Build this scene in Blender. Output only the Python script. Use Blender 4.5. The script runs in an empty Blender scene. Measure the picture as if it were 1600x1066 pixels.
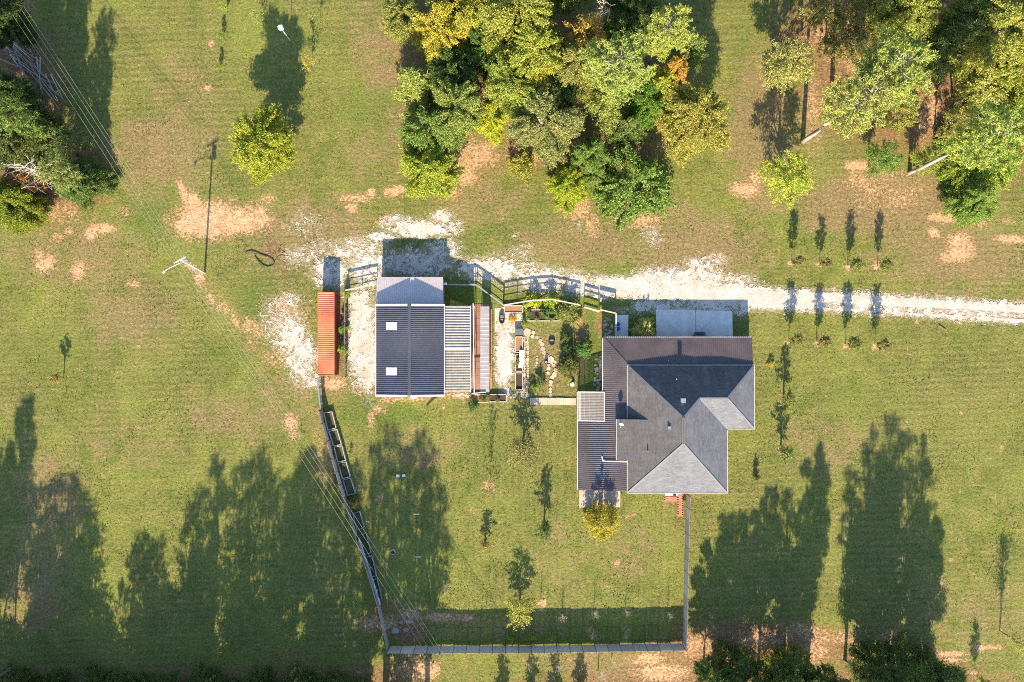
import bpy, math, random
import numpy as np
from mathutils import Vector, Matrix

# ------------------------------------------------------------------ camera, sky, sun, exposure
sc = bpy.context.scene
COL = sc.collection
H = 107.0                       # flying height of the camera above the lawn (m); ten image pixels = 1 m of lawn
cam = bpy.data.cameras.new('camera'); cam_o = bpy.data.objects.new('camera', cam); COL.objects.link(cam_o)
cam_o.location = (0, 0, H); cam_o.rotation_euler = (0, 0, 0)
cam.sensor_width = 36; cam.lens = 36 * H * 10 / 1600.0; cam.clip_start = 1; cam.clip_end = 8000
sc.camera = cam_o
SUN_EL, SUN_AZ = math.radians(24.4), math.radians(2.5)      # shadows run to +Y, leaning 2.5 degrees to +X
w = bpy.data.worlds.new('World'); sc.world = w; w.use_nodes = True
wt = w.node_tree; bg = wt.nodes['Background']
sky = wt.nodes.new('ShaderNodeTexSky'); sky.sky_type = 'NISHITA'; sky.sun_disc = False
sky.sun_elevation = SUN_EL; sky.sun_rotation = math.pi + SUN_AZ
sky.air_density = 1.0; sky.dust_density = 0.6; sky.ozone_density = 2.5
wt.links.new(sky.outputs[0], bg.inputs[0]); bg.inputs[1].default_value = 0.11
sl = bpy.data.lights.new('sun', 'SUN'); sl.energy = 5.0; sl.angle = math.radians(0.55); sl.color = (1.0, 0.825, 0.60)
so = bpy.data.objects.new('sun', sl); COL.objects.link(so)
sd = Vector((math.sin(SUN_AZ) * math.cos(SUN_EL), math.cos(SUN_AZ) * math.cos(SUN_EL), -math.sin(SUN_EL)))
so.rotation_euler = sd.to_track_quat('-Z', 'Y').to_euler(); so.location = (0, -60, 60)
vs = sc.view_settings
vs.view_transform = 'Standard'; vs.look = 'None'; vs.gamma = 1; vs.use_curve_mapping = False; vs.exposure = 1.76
sc.cycles.max_bounces = 6; sc.cycles.diffuse_bounces = 3; sc.cycles.transparent_max_bounces = 8
sc.cycles.use_denoising = False; sc.cycles.filter_width = 1.0
sc.cycles.caustics_reflective = False; sc.cycles.caustics_refractive = False

# ------------------------------------------------------------------ helpers
R = random.Random(11)
def W(px, py, z=0.0):
    """image pixels (tenths of a metre on the lawn), unprojected through the camera to height z -> metres"""
    k = (H - z) / H / 10
    return Vector(((px - 800) * k, (533 - py) * k, z))

class MB:
    def __init__(s): s.v = []; s.f = []; s.uv = None
    def quad(s, *p):
        n = len(s.v); s.v += [tuple(q) for q in p]; s.f.append(tuple(range(n, n + len(p)))); return s
    def box(s, c, d, rz=0, rx=0, ry=0):
        x, y, z = d[0] / 2, d[1] / 2, d[2] / 2; n = len(s.v)
        m = Matrix.Translation(c) @ Matrix.Rotation(rz, 4, 'Z') @ Matrix.Rotation(ry, 4, 'Y') @ Matrix.Rotation(rx, 4, 'X')
        for q in ((-x, -y, -z), (x, -y, -z), (x, y, -z), (-x, y, -z), (-x, -y, z), (x, -y, z), (x, y, z), (-x, y, z)):
            s.v.append(tuple(m @ Vector(q)))
        for f in ((3, 2, 1, 0), (4, 5, 6, 7), (0, 1, 5, 4), (1, 2, 6, 5), (2, 3, 7, 6), (3, 0, 4, 7)): s.f.append(tuple(n + i for i in f))
        return s
    def beam(s, a, b, wd, ht):
        a, b = Vector(a), Vector(b); d = b - a; L = d.length
        if L < 1e-6: return s
        d = d / L; u = d.cross(Vector((0, 0, 1)))
        if u.length < 1e-4: u = Vector((1, 0, 0))
        u.normalize(); t = u.cross(d); n = len(s.v)
        for e in (a, b):
            for i, j in ((-1, -1), (1, -1), (1, 1), (-1, 1)): s.v.append(tuple(e + u * (i * wd / 2) + t * (j * ht / 2)))
        for f in ((0, 1, 2, 3), (7, 6, 5, 4), (0, 4, 5, 1), (1, 5, 6, 2), (2, 6, 7, 3), (3, 7, 4, 0)): s.f.append(tuple(n + i for i in f))
        return s
    def tube(s, pts, rad, k=8, cap=True):
        pts = [Vector(p) for p in pts]; n0 = len(s.v)
        if not isinstance(rad, (list, tuple)): rad = [rad] * len(pts)
        for i, p in enumerate(pts):
            d = (pts[min(i + 1, len(pts) - 1)] - pts[max(i - 1, 0)]).normalized()
            u = d.cross(Vector((0, 0, 1)));  u = u if u.length > 1e-3 else Vector((1, 0, 0))
            u.normalize(); t = d.cross(u)
            for j in range(k):
                a = 2 * math.pi * j / k; s.v.append(tuple(p + (u * math.cos(a) + t * math.sin(a)) * rad[i]))
        for i in range(len(pts) - 1):
            for j in range(k):
                a = n0 + i * k + j; b = n0 + i * k + (j + 1) % k
                s.f.append((a, b, b + k, a + k))
        if cap:
            s.f.append(tuple(range(n0 + k - 1, n0 - 1, -1))); m = n0 + (len(pts) - 1) * k; s.f.append(tuple(range(m, m + k)))
        return s
    def prism(s, pts, z0, z1):
        k = len(pts); n = len(s.v)
        s.v += [(p[0], p[1], z0) for p in pts] + [(p[0], p[1], z1) for p in pts]
        s.f.append(tuple(range(n + k - 1, n - 1, -1))); s.f.append(tuple(range(n + k, n + 2 * k)))
        for i in range(k): j = (i + 1) % k; s.f.append((n + i, n + j, n + k + j, n + k + i))
        return s
    def mesh(s, name, m, off=(0, 0, 0), smooth=False):
        me = bpy.data.meshes.new(name); o = Vector(off)
        me.from_pydata([tuple(Vector(q) - o) for q in s.v], [], s.f)
        if m: me.materials.append(m)
        if smooth: me.polygons.foreach_set('use_smooth', [True] * len(me.polygons))
        me.update(); return me
    def build(s, name, m, parent=None, local=False, smooth=False, origin=None):
        off = Vector((0, 0, 0))
        if not local:
            if parent is not None:
                off = Vector(parent.location); q = parent.parent
                while q is not None: off += Vector(q.location); q = q.parent
            elif origin is not None: off = Vector(origin)
        o = bpy.data.objects.new(name, s.mesh(name, m, off, smooth)); COL.objects.link(o)
        o.parent = parent
        if parent is None and origin is not None and not local: o.location = origin
        return o

def inst(name, me, parent=None, loc=(0, 0, 0), rz=0, scale=None, color=None):
    o = bpy.data.objects.new(name, me); COL.objects.link(o); o.parent = parent
    o.location = loc; o.rotation_euler = (0, 0, rz)
    if scale is not None: o.scale = (scale, scale, scale) if not hasattr(scale, '__len__') else scale
    if color is not None: o.color = color
    return o
def tag(o, label=None, cat=None, group=None, kind=None):
    if label: o['label'] = label
    if cat: o['category'] = cat
    if group: o['group'] = group
    if kind: o['kind'] = kind
    return o
def thing(name, label, cat, loc=(0, 0, 0), group=None):
    o = bpy.data.objects.new(name, None); COL.objects.link(o); o.location = loc; o.empty_display_size = 0.3
    return tag(o, label, cat, group)

# ------------------------------------------------------------------ numpy value noise
_lat = np.random.RandomState(5).rand(256, 256)
def vnoise(x, y):
    xi = np.floor(x).astype(int); yi = np.floor(y).astype(int); fx = x - xi; fy = y - yi
    fx = fx * fx * (3 - 2 * fx); fy = fy * fy * (3 - 2 * fy)
    a = _lat[xi % 256, yi % 256]; b = _lat[(xi + 1) % 256, yi % 256]; c = _lat[xi % 256, (yi + 1) % 256]; d = _lat[(xi + 1) % 256, (yi + 1) % 256]
    return (a * (1 - fx) + b * fx) * (1 - fy) + (c * (1 - fx) + d * fx) * fy
def fbm(x, y, s, o=4):
    t = 0; amp = 1; tot = 0
    for i in range(o):
        t = t + amp * vnoise(x / s + 17.3 * i, y / s + 31.7 * i); tot += amp; amp *= 0.55; s *= 0.48
    return t / tot

# ------------------------------------------------------------------ materials
def new_mat(name):
    m = bpy.data.materials.new(name); m.use_nodes = True; t = m.node_tree; t.nodes.clear()
    return m, t
def nd(t, typ, ins=None, **props):
    n = t.nodes.new('ShaderNode' + typ)
    for k, v in props.items(): setattr(n, k, v)
    for k, v in (ins or {}).items():
        sck = n.inputs[k]
        if isinstance(v, bpy.types.NodeSocket): t.links.new(v, sck)
        elif isinstance(v, (tuple, list)) and len(v) == 3 and sck.type == 'RGBA': sck.default_value = (*v, 1)
        else: sck.default_value = v
    return n
def ramp(t, fac, stops, interp='LINEAR'):
    n = t.nodes.new('ShaderNodeValToRGB'); e = n.color_ramp.elements; n.color_ramp.interpolation = interp
    while len(e) < len(stops): e.new(0.5)
    for i, (p, c) in enumerate(stops):
        e[i].position = p; e[i].color = (c, c, c, 1) if isinstance(c, (int, float)) else (*c, 1)
    t.links.new(fac, n.inputs[0]); return n.outputs[0]
def mixc(t, f, a, b, mode='MIX'):
    n = t.nodes.new('ShaderNodeMix'); n.data_type = 'RGBA'; n.blend_type = mode
    for s, v in ((n.inputs[0], f), (n.inputs[6], a), (n.inputs[7], b)):
        if isinstance(v, bpy.types.NodeSocket): t.links.new(v, s)
        elif isinstance(v, (tuple, list)): s.default_value = (*v[:3], 1)
        else: s.default_value = v
    return n.outputs[2]
def mth(t, op, a, b=0.0, c=0.0, clamp=False):
    n = t.nodes.new('ShaderNodeMath'); n.operation = op; n.use_clamp = clamp
    for s, v in zip(n.inputs, (a, b, c)):
        if isinstance(v, bpy.types.NodeSocket): t.links.new(v, s)
        else: s.default_value = v
    return n.outputs[0]
def noise(t, vec, scale, detail=4, rough=0.6, dist=0):
    return nd(t, 'TexNoise', {'Vector': vec, 'Scale': scale, 'Detail': detail, 'Roughness': rough, 'Distortion': dist}).outputs[0]
def finish(t, col, rough=0.8, bump=None, bstr=0.3, bdist=0.05, metal=0.0, spec=0.3):
    p = nd(t, 'BsdfPrincipled', {'Roughness': rough, 'Metallic': metal, 'Specular IOR Level': spec})
    if isinstance(col, bpy.types.NodeSocket): t.links.new(col, p.inputs[0])
    else: p.inputs[0].default_value = (*col, 1)
    if bump is not None:
        b = nd(t, 'Bump', {'Height': bump, 'Strength': bstr, 'Distance': bdist}); t.links.new(b.outputs[0], p.inputs['Normal'])
    o = nd(t, 'OutputMaterial'); t.links.new(p.outputs[0], o.inputs[0]); return p
def surf(name, c, c2=None, scale=1.5, rough=0.8, amount=0.6, bstr=0.25, metal=0, spec=0.3, stretch=None, fine=12, objrand=0.0):
    """painted or raw surface: two colours mottled, fine grain and relief"""
    m, t = new_mat(name); c2 = c2 or tuple(x * 0.62 for x in c)
    g = nd(t, 'NewGeometry').outputs['Position']
    if stretch: g = nd(t, 'Mapping', {'Vector': g, 'Scale': stretch}).outputs[0]
    n1 = noise(t, g, scale, 5, 0.65); n2 = noise(t, g, scale * fine, 3)
    f = mth(t, 'MULTIPLY', ramp(t, n1, [(0.35, 0.0), (0.7, 1.0)]), amount)
    col = mixc(t, f, c, c2); col = mixc(t, 0.35, col, ramp(t, n2, [(0.3, 0.45), (0.7, 1.0)]), 'MULTIPLY')
    if objrand:
        r = nd(t, 'ObjectInfo').outputs['Random']
        col = nd(t, 'HueSaturation', {'Color': col, 'Value': mth(t, 'MULTIPLY_ADD', r, objrand, 1 - objrand / 2), 'Hue': 0.5, 'Saturation': 1.0, 'Fac': 1.0}).outputs[0]
    finish(t, col, rough, n2, bstr, 0.02, metal, spec); return m
# ------------------------------------------------------------------ ground: one sheet out to the horizon
def axis(lo, hi, st):
    a = list(np.arange(lo, hi + st / 2, st)); s = st
    L = []; x = lo
    while x > -2600: s *= 1.35; x -= s; L.append(x)
    s = st; Rr = []; x = hi
    while x < 2600: s *= 1.35; x += s; Rr.append(x)
    return np.array(L[::-1] + a + Rr)
gx = axis(-92, 92, 0.36); gy = axis(-66, 64, 0.36)
GX, GY = np.meshgrid(gx, gy); PX = 800 + GX * 10; PY = 533 - GY * 10
def blobs(L, X=PX, Y=PY):
    m = np.zeros_like(X)
    for b in L:
        cx, cy, rx, ry = b[:4]; s = b[4] if len(b) > 4 else 1.0; a = math.radians(b[5]) if len(b) > 5 else 0
        dx, dy = X - cx, Y - cy; u = dx * math.cos(a) + dy * math.sin(a); v = -dx * math.sin(a) + dy * math.cos(a)
        d = np.sqrt((u / rx) ** 2 + (v / ry) ** 2)
        m = np.maximum(m, s * np.clip(1.5 - d, 0, 1))
    return m
def strokes(L, X=PX, Y=PY):
    m = np.zeros_like(X)
    for pts, wd, s in L:
        for (x0, y0), (x1, y1) in zip(pts[:-1], pts[1:]):
            dx, dy = x1 - x0, y1 - y0; q = np.clip(((X - x0) * dx + (Y - y0) * dy) / (dx * dx + dy * dy), 0, 1)
            d = np.hypot(X - x0 - q * dx, Y - y0 - q * dy) / wd
            m = np.maximum(m, s * np.clip(1.5 - d, 0, 1))
    return m
CLAY = [(330, 345, 62, 30), (375, 345, 42, 24), (295, 352, 30, 16), (300, 318, 14, 16), (285, 300, 6, 22, .9, -15), (160, 357, 20, 9), (143, 362, 10, 14), (92, 370, 12, 7, .8), (107, 362, 7, 6, .8),
  (72, 412, 22, 11, .85, -30), (122, 422, 13, 14, .8), (62, 400, 10, 14, .6), (208, 445, 12, 6, .6), (300, 418, 18, 5, .7, 30), (312, 435, 8, 14, .85), (330, 465, 8, 12, .6), (352, 480, 14, 7, .65, 40), (368, 500, 6, 18, .7, -25), (395, 512, 22, 12, .6, 30), (345, 475, 30, 14, .4, 50),
  (405, 340, 14, 20, .9), (420, 312, 14, 10, .6), (550, 325, 10, 7, .9), (556, 310, 30, 8, .7), (580, 300, 8, 7), (612, 300, 15, 8, .9), (625, 296, 20, 7, .8), (600, 345, 22, 9, .55),
  (725, 262, 24, 34, .8), (740, 240, 46, 22, .75), (705, 300, 16, 12, .8), (820, 240, 40, 22, .62), (905, 235, 14, 20, .8), (960, 235, 46, 18, .75), (1045, 232, 24, 12, .6), (905, 330, 26, 20, .7), (925, 350, 12, 18, .75),
  (1000, 345, 40, 12, .6), (1165, 296, 24, 13, .95), (1180, 280, 10, 12, .8), (1340, 260, 22, 9, .95), (1345, 285, 30, 18, .6), (1385, 280, 16, 18, .5), (1500, 388, 20, 26), (1490, 402, 22, 10), (1458, 362, 12, 7, .9, 30), (1475, 340, 26, 8), (1505, 340, 20, 8, .8), (1580, 374, 26, 7, .95),
  (1575, 345, 12, 7, .7), (1530, 350, 14, 8, .6), (1450, 180, 18, 46, .7, 15), (1515, 95, 16, 22, .8), (1380, 25, 22, 20, .7), (1290, 40, 30, 50, .5), (1270, 180, 16, 60, .6), (1390, 300, 60, 30, .45),
  (330, 68, 4, 7, .9), (325, 138, 8, 6, .6), (1335, 95, 20, 20, .55), (1560, 290, 26, 12, .6, -20), (105, 245, 16, 22, .8), (90, 330, 40, 18, .55), (60, 320, 18, 10, .5), (40, 250, 26, 10, .6), (200, 330, 14, 10, .4),
  (662, 55, 12, 10, .8), (668, 65, 10, 10, .7), (450, 490, 36, 40, .55), (430, 560, 24, 20, .5), (395, 540, 12, 14, .5), (600, 975, 40, 16, .65), (640, 965, 36, 14, .55), (690, 965, 34, 8, .9), (728, 967, 14, 6, .8), (665, 1048, 26, 18, .9), (640, 1040, 30, 24, .6),
  (1015, 1030, 26, 10, .9), (1035, 1050, 40, 14, .9), (1090, 1010, 36, 22, .75), (1130, 1030, 50, 24, .75), (1190, 1000, 60, 16, .75), (1250, 985, 40, 14, .7), (1290, 995, 50, 14, .75), (1270, 1020, 30, 20, .9), (1310, 1000, 40, 6, .95), (1390, 1000, 30, 20, .7), (1480, 1022, 36, 5, .9), (1545, 1012, 26, 5, .85), (1490, 1032, 30, 4, .7), (1340, 1030, 24, 10, .6),
  (740, 800, 10, 8, .4), (575, 815, 8, 8, .45), (593, 780, 6, 8, .6), (560, 765, 10, 7, .5), (1060, 800, 10, 5, .3), (985, 805, 16, 5, .6, -25), (764, 760, 9, 10, .85), (964, 880, 5, 6, .8), (847, 943, 9, 6, .8), (928, 957, 9, 5, .7), (978, 952, 9, 5, .6), (925, 985, 10, 6, .6), (978, 984, 9, 6, .6),
  (1237, 412, 6, 4), (1281, 414, 5, 3, .9), (1327, 417, 7, 5), (1371, 417, 7, 5), (1232, 534, 6, 4), (1277, 537, 7, 5), (1322, 541, 6, 4), (1368, 541, 6, 5), (1222, 622, 5, 7, .9), (1219, 704, 4, 6, .8), (1432, 504, 4, 3, .9), (1500, 505, 4, 4, .9), (1500, 646, 4, 3, .9), (1565, 700, 3, 3, .9), (1500, 767, 3, 4, .9), (1322, 842, 4, 3, .9), (1407, 872, 4, 4, .9), (1486, 875, 4, 3, .9), (1214, 850, 3, 3, .8), (1564, 986, 4, 3, .9), (1522, 1052, 5, 4, .9),
  (510, 720, 30, 40, .35), (455, 660, 12, 16, .7), (460, 680, 10, 14, .6), (580, 655, 6, 14, .7), (592, 640, 14, 8, .5), (693, 637, 4, 3, .9), (565, 605, 22, 12, .6), (520, 600, 24, 10, .8), (608, 624, 18, 6, .6), (650, 624, 60, 4, .5), (712, 618, 24, 5, .8), (215, 542, 3, 3, .8), (1605, 60, 20, 60, .4), (590, 760, 6, 8, .3)]
CLAY = [(q[0], q[1], q[2], q[3], (q[4] if len(q) > 4 else 1) * (.74 if q[1] > 980 and 1060 < q[0] < 1420 else 1), *q[5:]) for q in CLAY]
DRY = [(860, 560, 40, 60, .5), (905, 540, 14, 60, .7), (1230, 470, 60, 14, .5), (250, 240, 90, 70, .6), (290, 130, 60, 60, .35), (600, 80, 50, 80, .55), (640, 200, 40, 60, .55), (480, 370, 110, 70, .55), (200, 490, 80, 60, .5), (120, 400, 120, 60, .5), (1190, 210, 50, 130, .75), (1380, 320, 140, 50, .8), (1500, 400, 140, 50, .6),
  (1090, 395, 100, 50, .75), (900, 380, 130, 40, .55), (1060, 350, 90, 40, .5), (740, 310, 80, 50, .5), (470, 620, 90, 70, .4), (360, 650, 90, 40, .45), (1290, 690, 90, 50, .4), (580, 240, 60, 60, .4), (980, 860, 60, 60, .35), (880, 880, 60, 80, .3), (730, 980, 200, 20, .4), (1450, 470, 200, 30, .4), (650, 700, 80, 40, .4), (80, 780, 60, 80, .5), (60, 900, 60, 80, .5), (200, 700, 120, 40, .3), (1520, 960, 120, 60, .35), (960, 1040, 150, 30, .5)]
STRAW = [(870, 120, 210, 110, 1), (760, 60, 140, 100, .9), (960, 220, 80, 70, .9), (830, 245, 60, 20, .8), (1430, 110, 190, 130, 1), (1330, 40, 130, 60, .9), (1540, 180, 110, 120, .9), (1400, 200, 60, 60, .7), (30, 170, 70, 150, 1), (0, 60, 60, 90, .9), (90, 300, 80, 40, .85), (120, 260, 60, 50, .8),
  (60, 1085, 200, 45, .75), (300, 1085, 180, 45, .85), (470, 1070, 170, 36, .8), (590, 1060, 60, 24, .7), (150, 1040, 60, 20, .5), (440, 1030, 60, 20, .5), (1180, 1015, 170, 50, .9), (1420, 1050, 120, 40, .8), (1250, 1090, 500, 50, .9), (60, 960, 60, 40, .55), (640, 985, 30, 30, .8), (605, 960, 40, 40, .6), (740, 255, 60, 40, .55), (885, 165, 26, 40, .9), (422, 388, 20, 14, .6), (1215, 190, 30, 50, .35), (690, 490, 10, 30, .3), (535, 520, 8, 66, .8), (910, 520, 8, 40, .5), (935, 505, 8, 26, .7)]
LUSH = [(230, 340, 40, 40, .6), (420, 470, 60, 50, .6), (590, 190, 60, 90, .5), (820, 360, 120, 24, .5), (1170, 120, 26, 110, .5), (950, 380, 100, 20, .4), (1340, 630, 120, 40, .4), (620, 650, 60, 20, .7), (560, 640, 40, 30, .6), (760, 700, 60, 50, .4), (730, 460, 40, 20, .8), (1085, 510, 80, 26, .8), (1000, 520, 24, 30, .8), (920, 585, 16, 30, .9), (922, 510, 14, 40, .7), (340, 560, 70, 40, .4), (90, 560, 90, 60, .35), (940, 990, 160, 20, .6), (750, 1000, 160, 14, .5)]
def gravel_mask(QX, QY):
    g = strokes([([(1620, 491), (1500, 483), (1400, 477), (1300, 471), (1200, 468), (1100, 462)], 17, 1.0), ([(1200, 465), (1100, 458), (1000, 452), (940, 446)], 17, .95), ([(1110, 440), (1060, 440), (1000, 445)], 24, .85),
                 ([(940, 444), (880, 432), (800, 420)], 16, .60), ([(1000, 478), (1160, 482)], 12, .62), ([(900, 440), (945, 460)], 12, .7), ([(700, 372), (600, 350)], 12, .5)], QX, QY)
    g = np.maximum(g, blobs([(1095, 415, 30, 16, .66), (1120, 405, 20, 10, .6), (1018, 425, 14, 8, .68), (1035, 430, 30, 12, .5), (1150, 440, 40, 14, .6), (655, 358, 46, 14, .92), (690, 338, 20, 12, .72), (712, 355, 14, 14, .55), (625, 345, 26, 10, .72), (600, 370, 30, 8, .75), (545, 395, 40, 14, .66), (520, 425, 32, 30, .74), (575, 415, 34, 36, .76), (650, 412, 70, 24, .74), (690, 400, 34, 30, .68), (745, 420, 34, 20, .70), (775, 420, 40, 24, .76), (850, 438, 50, 20, .80), (905, 445, 32, 18, .86), (560, 385, 50, 16, .6), (470, 400, 30, 20, .5),
       (790, 440, 16, 14, .56), (566, 520, 26, 84, .88), (578, 560, 14, 60, .8), (555, 465, 18, 16, .68), (455, 520, 26, 40, .76), (472, 560, 28, 40, .78), (485, 590, 20, 16, .7), (430, 500, 26, 36, .55), (455, 470, 26, 16, .5), (788, 560, 15, 52, 1.05), (790, 612, 12, 10, .7), (480, 350, 40, 20, .36), (490, 395, 20, 16, .46), (905, 352, 6, 10, .42), (1020, 370, 20, 18, .42), (805, 368, 10, 6, .42), (815, 395, 26, 16, .42), (560, 600, 20, 10, .5), (985, 485, 30, 8, .5), (600, 440, 6, 30, .6), (720, 618, 16, 4, .6), (505, 385, 30, 12, .45)], QX, QY))
    return g
OUT = ((np.abs(GX) > 88) | (np.abs(GY) > 62)).astype(float)
att = {'dust': gravel_mask(PX, PY), 'clay': blobs(CLAY), 'dry': np.maximum(1.38 * blobs(DRY), 0.25 * OUT), 'straw': np.maximum(blobs(STRAW), 0.8 * ((GY > 58) & (GX > -20))), 'lush': blobs(LUSH),
       'yard': np.clip(np.minimum(np.minimum((PX - 600 + (1010 - PY) * .28) / 25, (1070 - PX) / 25), np.minimum((PY - 640) / 30, (1005 - PY) / 20)), 0, 1)}
ny, nx = GX.shape
zz = np.zeros_like(GX); zz += 0.05 * (fbm(GX, GY, 3.0, 3) - .5) * np.clip(1 - OUT, 0, 1)
far = np.clip((np.hypot(GX, GY) - 150) / 900, 0, 1); zz += far * 30 * (fbm(GX, GY, 500, 3) - .45)
idx = np.arange(nx * ny).reshape(ny, nx)
fc = np.stack([idx[:-1, :-1], idx[:-1, 1:], idx[1:, 1:], idx[1:, :-1]], -1).reshape(-1, 4)
def np_mesh(name, V, F, k):
    me = bpy.data.meshes.new(name); nf = len(F)
    me.vertices.add(len(V)); me.vertices.foreach_set('co', np.ascontiguousarray(V, dtype=np.float32).ravel())
    me.loops.add(nf * k); me.loops.foreach_set('vertex_index', np.ascontiguousarray(F, dtype=np.int32).ravel())
    me.polygons.add(nf); me.polygons.foreach_set('loop_start', np.arange(0, nf * k, k, dtype=np.int32))
    me.update(calc_edges=True); me.validate(); return me
gme = np_mesh('ground', np.stack([GX, GY, zz], -1).reshape(-1, 3), fc, 4)
for k, a in att.items():
    at = gme.attributes.new(k, 'FLOAT', 'POINT'); at.data.foreach_set('value', a.astype(np.float32).ravel())
gme.polygons.foreach_set('use_smooth', [True] * len(gme.polygons))

def ground_mat():
    m, t = new_mat('lawn and bare soil')
    P = nd(t, 'NewGeometry').outputs['Position']
    A = lambda k: nd(t, 'Attribute', attribute_name=k).outputs['Fac']
    big = noise(t, P, 0.045, 5, 0.6); mid = noise(t, P, 0.35, 5, 0.65); mid2 = noise(t, nd(t, 'Mapping', {'Vector': P, 'Location': (31, 7, 3)}).outputs[0], 0.9, 4, 0.7)
    fine = noise(t, P, 2.6, 4, 0.75); vfine = noise(t, P, 8.0, 2, 0.6)
    sx = lambda v, lo=.32, hi=.68: nd(t, 'MapRange', {0: v, 1: lo, 2: hi}).outputs[0]
    big = sx(big, .3, .7); mid = sx(mid); mid2 = sx(mid2); fine = sx(fine, .3, .7); vfine = sx(vfine, .3, .7)
    # mown stripes: east-west outside the fence, north-south in the back yard
    def stripes(rot, sc_):
        v = nd(t, 'Mapping', {'Vector': P, 'Rotation': (0, 0, rot)}).outputs[0]
        return nd(t, 'TexWave', {'Vector': v, 'Scale': sc_, 'Distortion': 1.8, 'Detail': 3.0, 'Detail Scale': 0.6, 'Detail Roughness': 0.7}, wave_type='BANDS', bands_direction='X').outputs['Fac']
    yd = A('yard'); st = mixc(t, yd, stripes(math.radians(88), 0.30), stripes(0.02, 0.27))
    st = mth(t, 'MULTIPLY', nd(t, 'RGBToBW', {0: st}).outputs[0], ramp(t, big, [(0.25, 0.1), (0.75, 1.0)]))
    g1, g2, g3 = (0.113, 0.138, 0.029), (0.198, 0.188, 0.054), (0.058, 0.094, 0.018)
    col = mixc(t, mid, g1, g2)
    col = mixc(t, mth(t, 'MULTIPLY', ramp(t, mid2, [(0.55, 0.0), (0.95, 1.0)]), 0.55), col, g3)
    col = mixc(t, mth(t, 'MULTIPLY', st, 0.8), col, (0.074, 0.100, 0.021))
    col = mixc(t, mth(t, 'MULTIPLY', ramp(t, sx(noise(t, nd(t, 'Mapping', {'Vector': P, 'Location': (9, 77, 3)}).outputs[0], 0.16, 4, 0.6)), [(.35, 0.0), (.9, 1.0)]), .6), col, (0.185, 0.205, 0.042))
    col = mixc(t, mth(t, 'MULTIPLY', ramp(t, big, [(0.3, 0.0), (0.9, 1.0)]), 0.4), col, (0.20, 0.17, 0.065))
    def blend(col, a, c, lo, hi, amp, n, f=1.0):
        v = mth(t, 'ADD', a, mth(t, 'MULTIPLY', mth(t, 'SUBTRACT', n, 0.5), amp))
        return mixc(t, mth(t, 'MULTIPLY', ramp(t, v, [(lo, 0.0), (hi, 1.0)]), f), col, c)
    n6 = sx(noise(t, P, 1.5, 5, 0.75)); n5 = mth(t, 'ADD', mth(t, 'MULTIPLY', mid, 0.4), mth(t, 'ADD', mth(t, 'MULTIPLY', n6, 0.4), mth(t, 'MULTIPLY', fine, .2)))
    col = blend(col, A('lush'), (0.075, 0.125, 0.022), 0.25, 0.75, 0.9, n5, 0.75)
    col = blend(col, A('dry'), mixc(t, n6, (0.160, 0.118, 0.050), (0.262, 0.190, 0.098)), 0.30, 0.80, 1.3, n5, 0.85)
    col = blend(col, A('straw'), mixc(t, n6, (0.12, 0.07, 0.035), (0.30, 0.175, 0.09)), 0.35, 0.75, 0.8, n5, 0.95)
    cl = mixc(t, mid2, (0.43, 0.24, 0.115), (0.57, 0.38, 0.235))
    cl = mixc(t, 0.3, cl, ramp(t, fine, [(0.1, 0.45), (0.7, 1.0)]), 'MULTIPLY')
    nf = mth(t, 'ADD', mth(t, 'MULTIPLY', n5, .62), mth(t, 'ADD', mth(t, 'MULTIPLY', vfine, .22), mth(t, 'MULTIPLY', fine, .16)))
    col = blend(col, A('clay'), mixc(t, fine, (0.19, 0.12, 0.055), (0.32, 0.20, 0.105)), 0.05, 0.80, 1.1, nf, 0.8)
    col = blend(col, A('clay'), cl, 0.42, 0.92, 1.9, nf, 0.92)
    col = blend(col, A('dust'), mixc(t, n6, (0.30, 0.235, 0.155), (0.46, 0.405, 0.33)), 0.18, 0.85, 1.0, nf, 0.85)
    spec = ramp(t, noise(t, P, 0.75, 2, 0.5), [(0.725, 0.0), (0.76, 1.0)])
    col = mixc(t, mth(t, 'MULTIPLY', spec, 0.5), col, (0.42, 0.25, 0.13))
    col = mixc(t, 0.62, col, ramp(t, fine, [(0.0, 0.36), (0.5, 0.95), (1.0, 1.55)]), 'MULTIPLY')
    col = mixc(t, 0.38, col, ramp(t, vfine, [(0.0, 0.5), (1.0, 1.45)]), 'MULTIPLY')
    h = mth(t, 'ADD', mth(t, 'MULTIPLY', fine, 1.0), mth(t, 'ADD', mth(t, 'MULTIPLY', vfine, 0.4), mth(t, 'MULTIPLY', st, 0.25)))
    finish(t, col, 0.95, h, 0.55, 0.09, 0, 0.1); return m
gme.materials.append(ground_mat())
ground = bpy.data.objects.new('ground', gme); COL.objects.link(ground); tag(ground, 'mown lawn with worn tan patches and bare orange clay', None, None, 'structure')

# ------------------------------------------------------------------ gravel laid on the ground: only where stones lie, ragged edges
st = 0.10
x = np.arange(-46, 82, st); y = np.arange(-12, 24, st); X, Y = np.meshgrid(x, y); QX = 800 + X * 10; QY = 533 - Y * 10
g = gravel_mask(QX, QY)
n = 0.30 * fbm(X, Y, 3.0, 2) + 0.70 * fbm(X + 50, Y + 9, 0.48, 2)
n = np.interp(n, np.quantile(n, np.linspace(0, 1, 101)), np.linspace(0, 1, 101))
cov = np.interp(g, [0.0, .3, .5, .65, .8, 1.0], [0, 0.10, .30, .50, .72, 1.06])
rc = np.random.RandomState(12).rand(*n.shape); keep = (0.62 * n + 0.38 * rc) < cov * (1.02 - 0.10 * rc)
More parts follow.
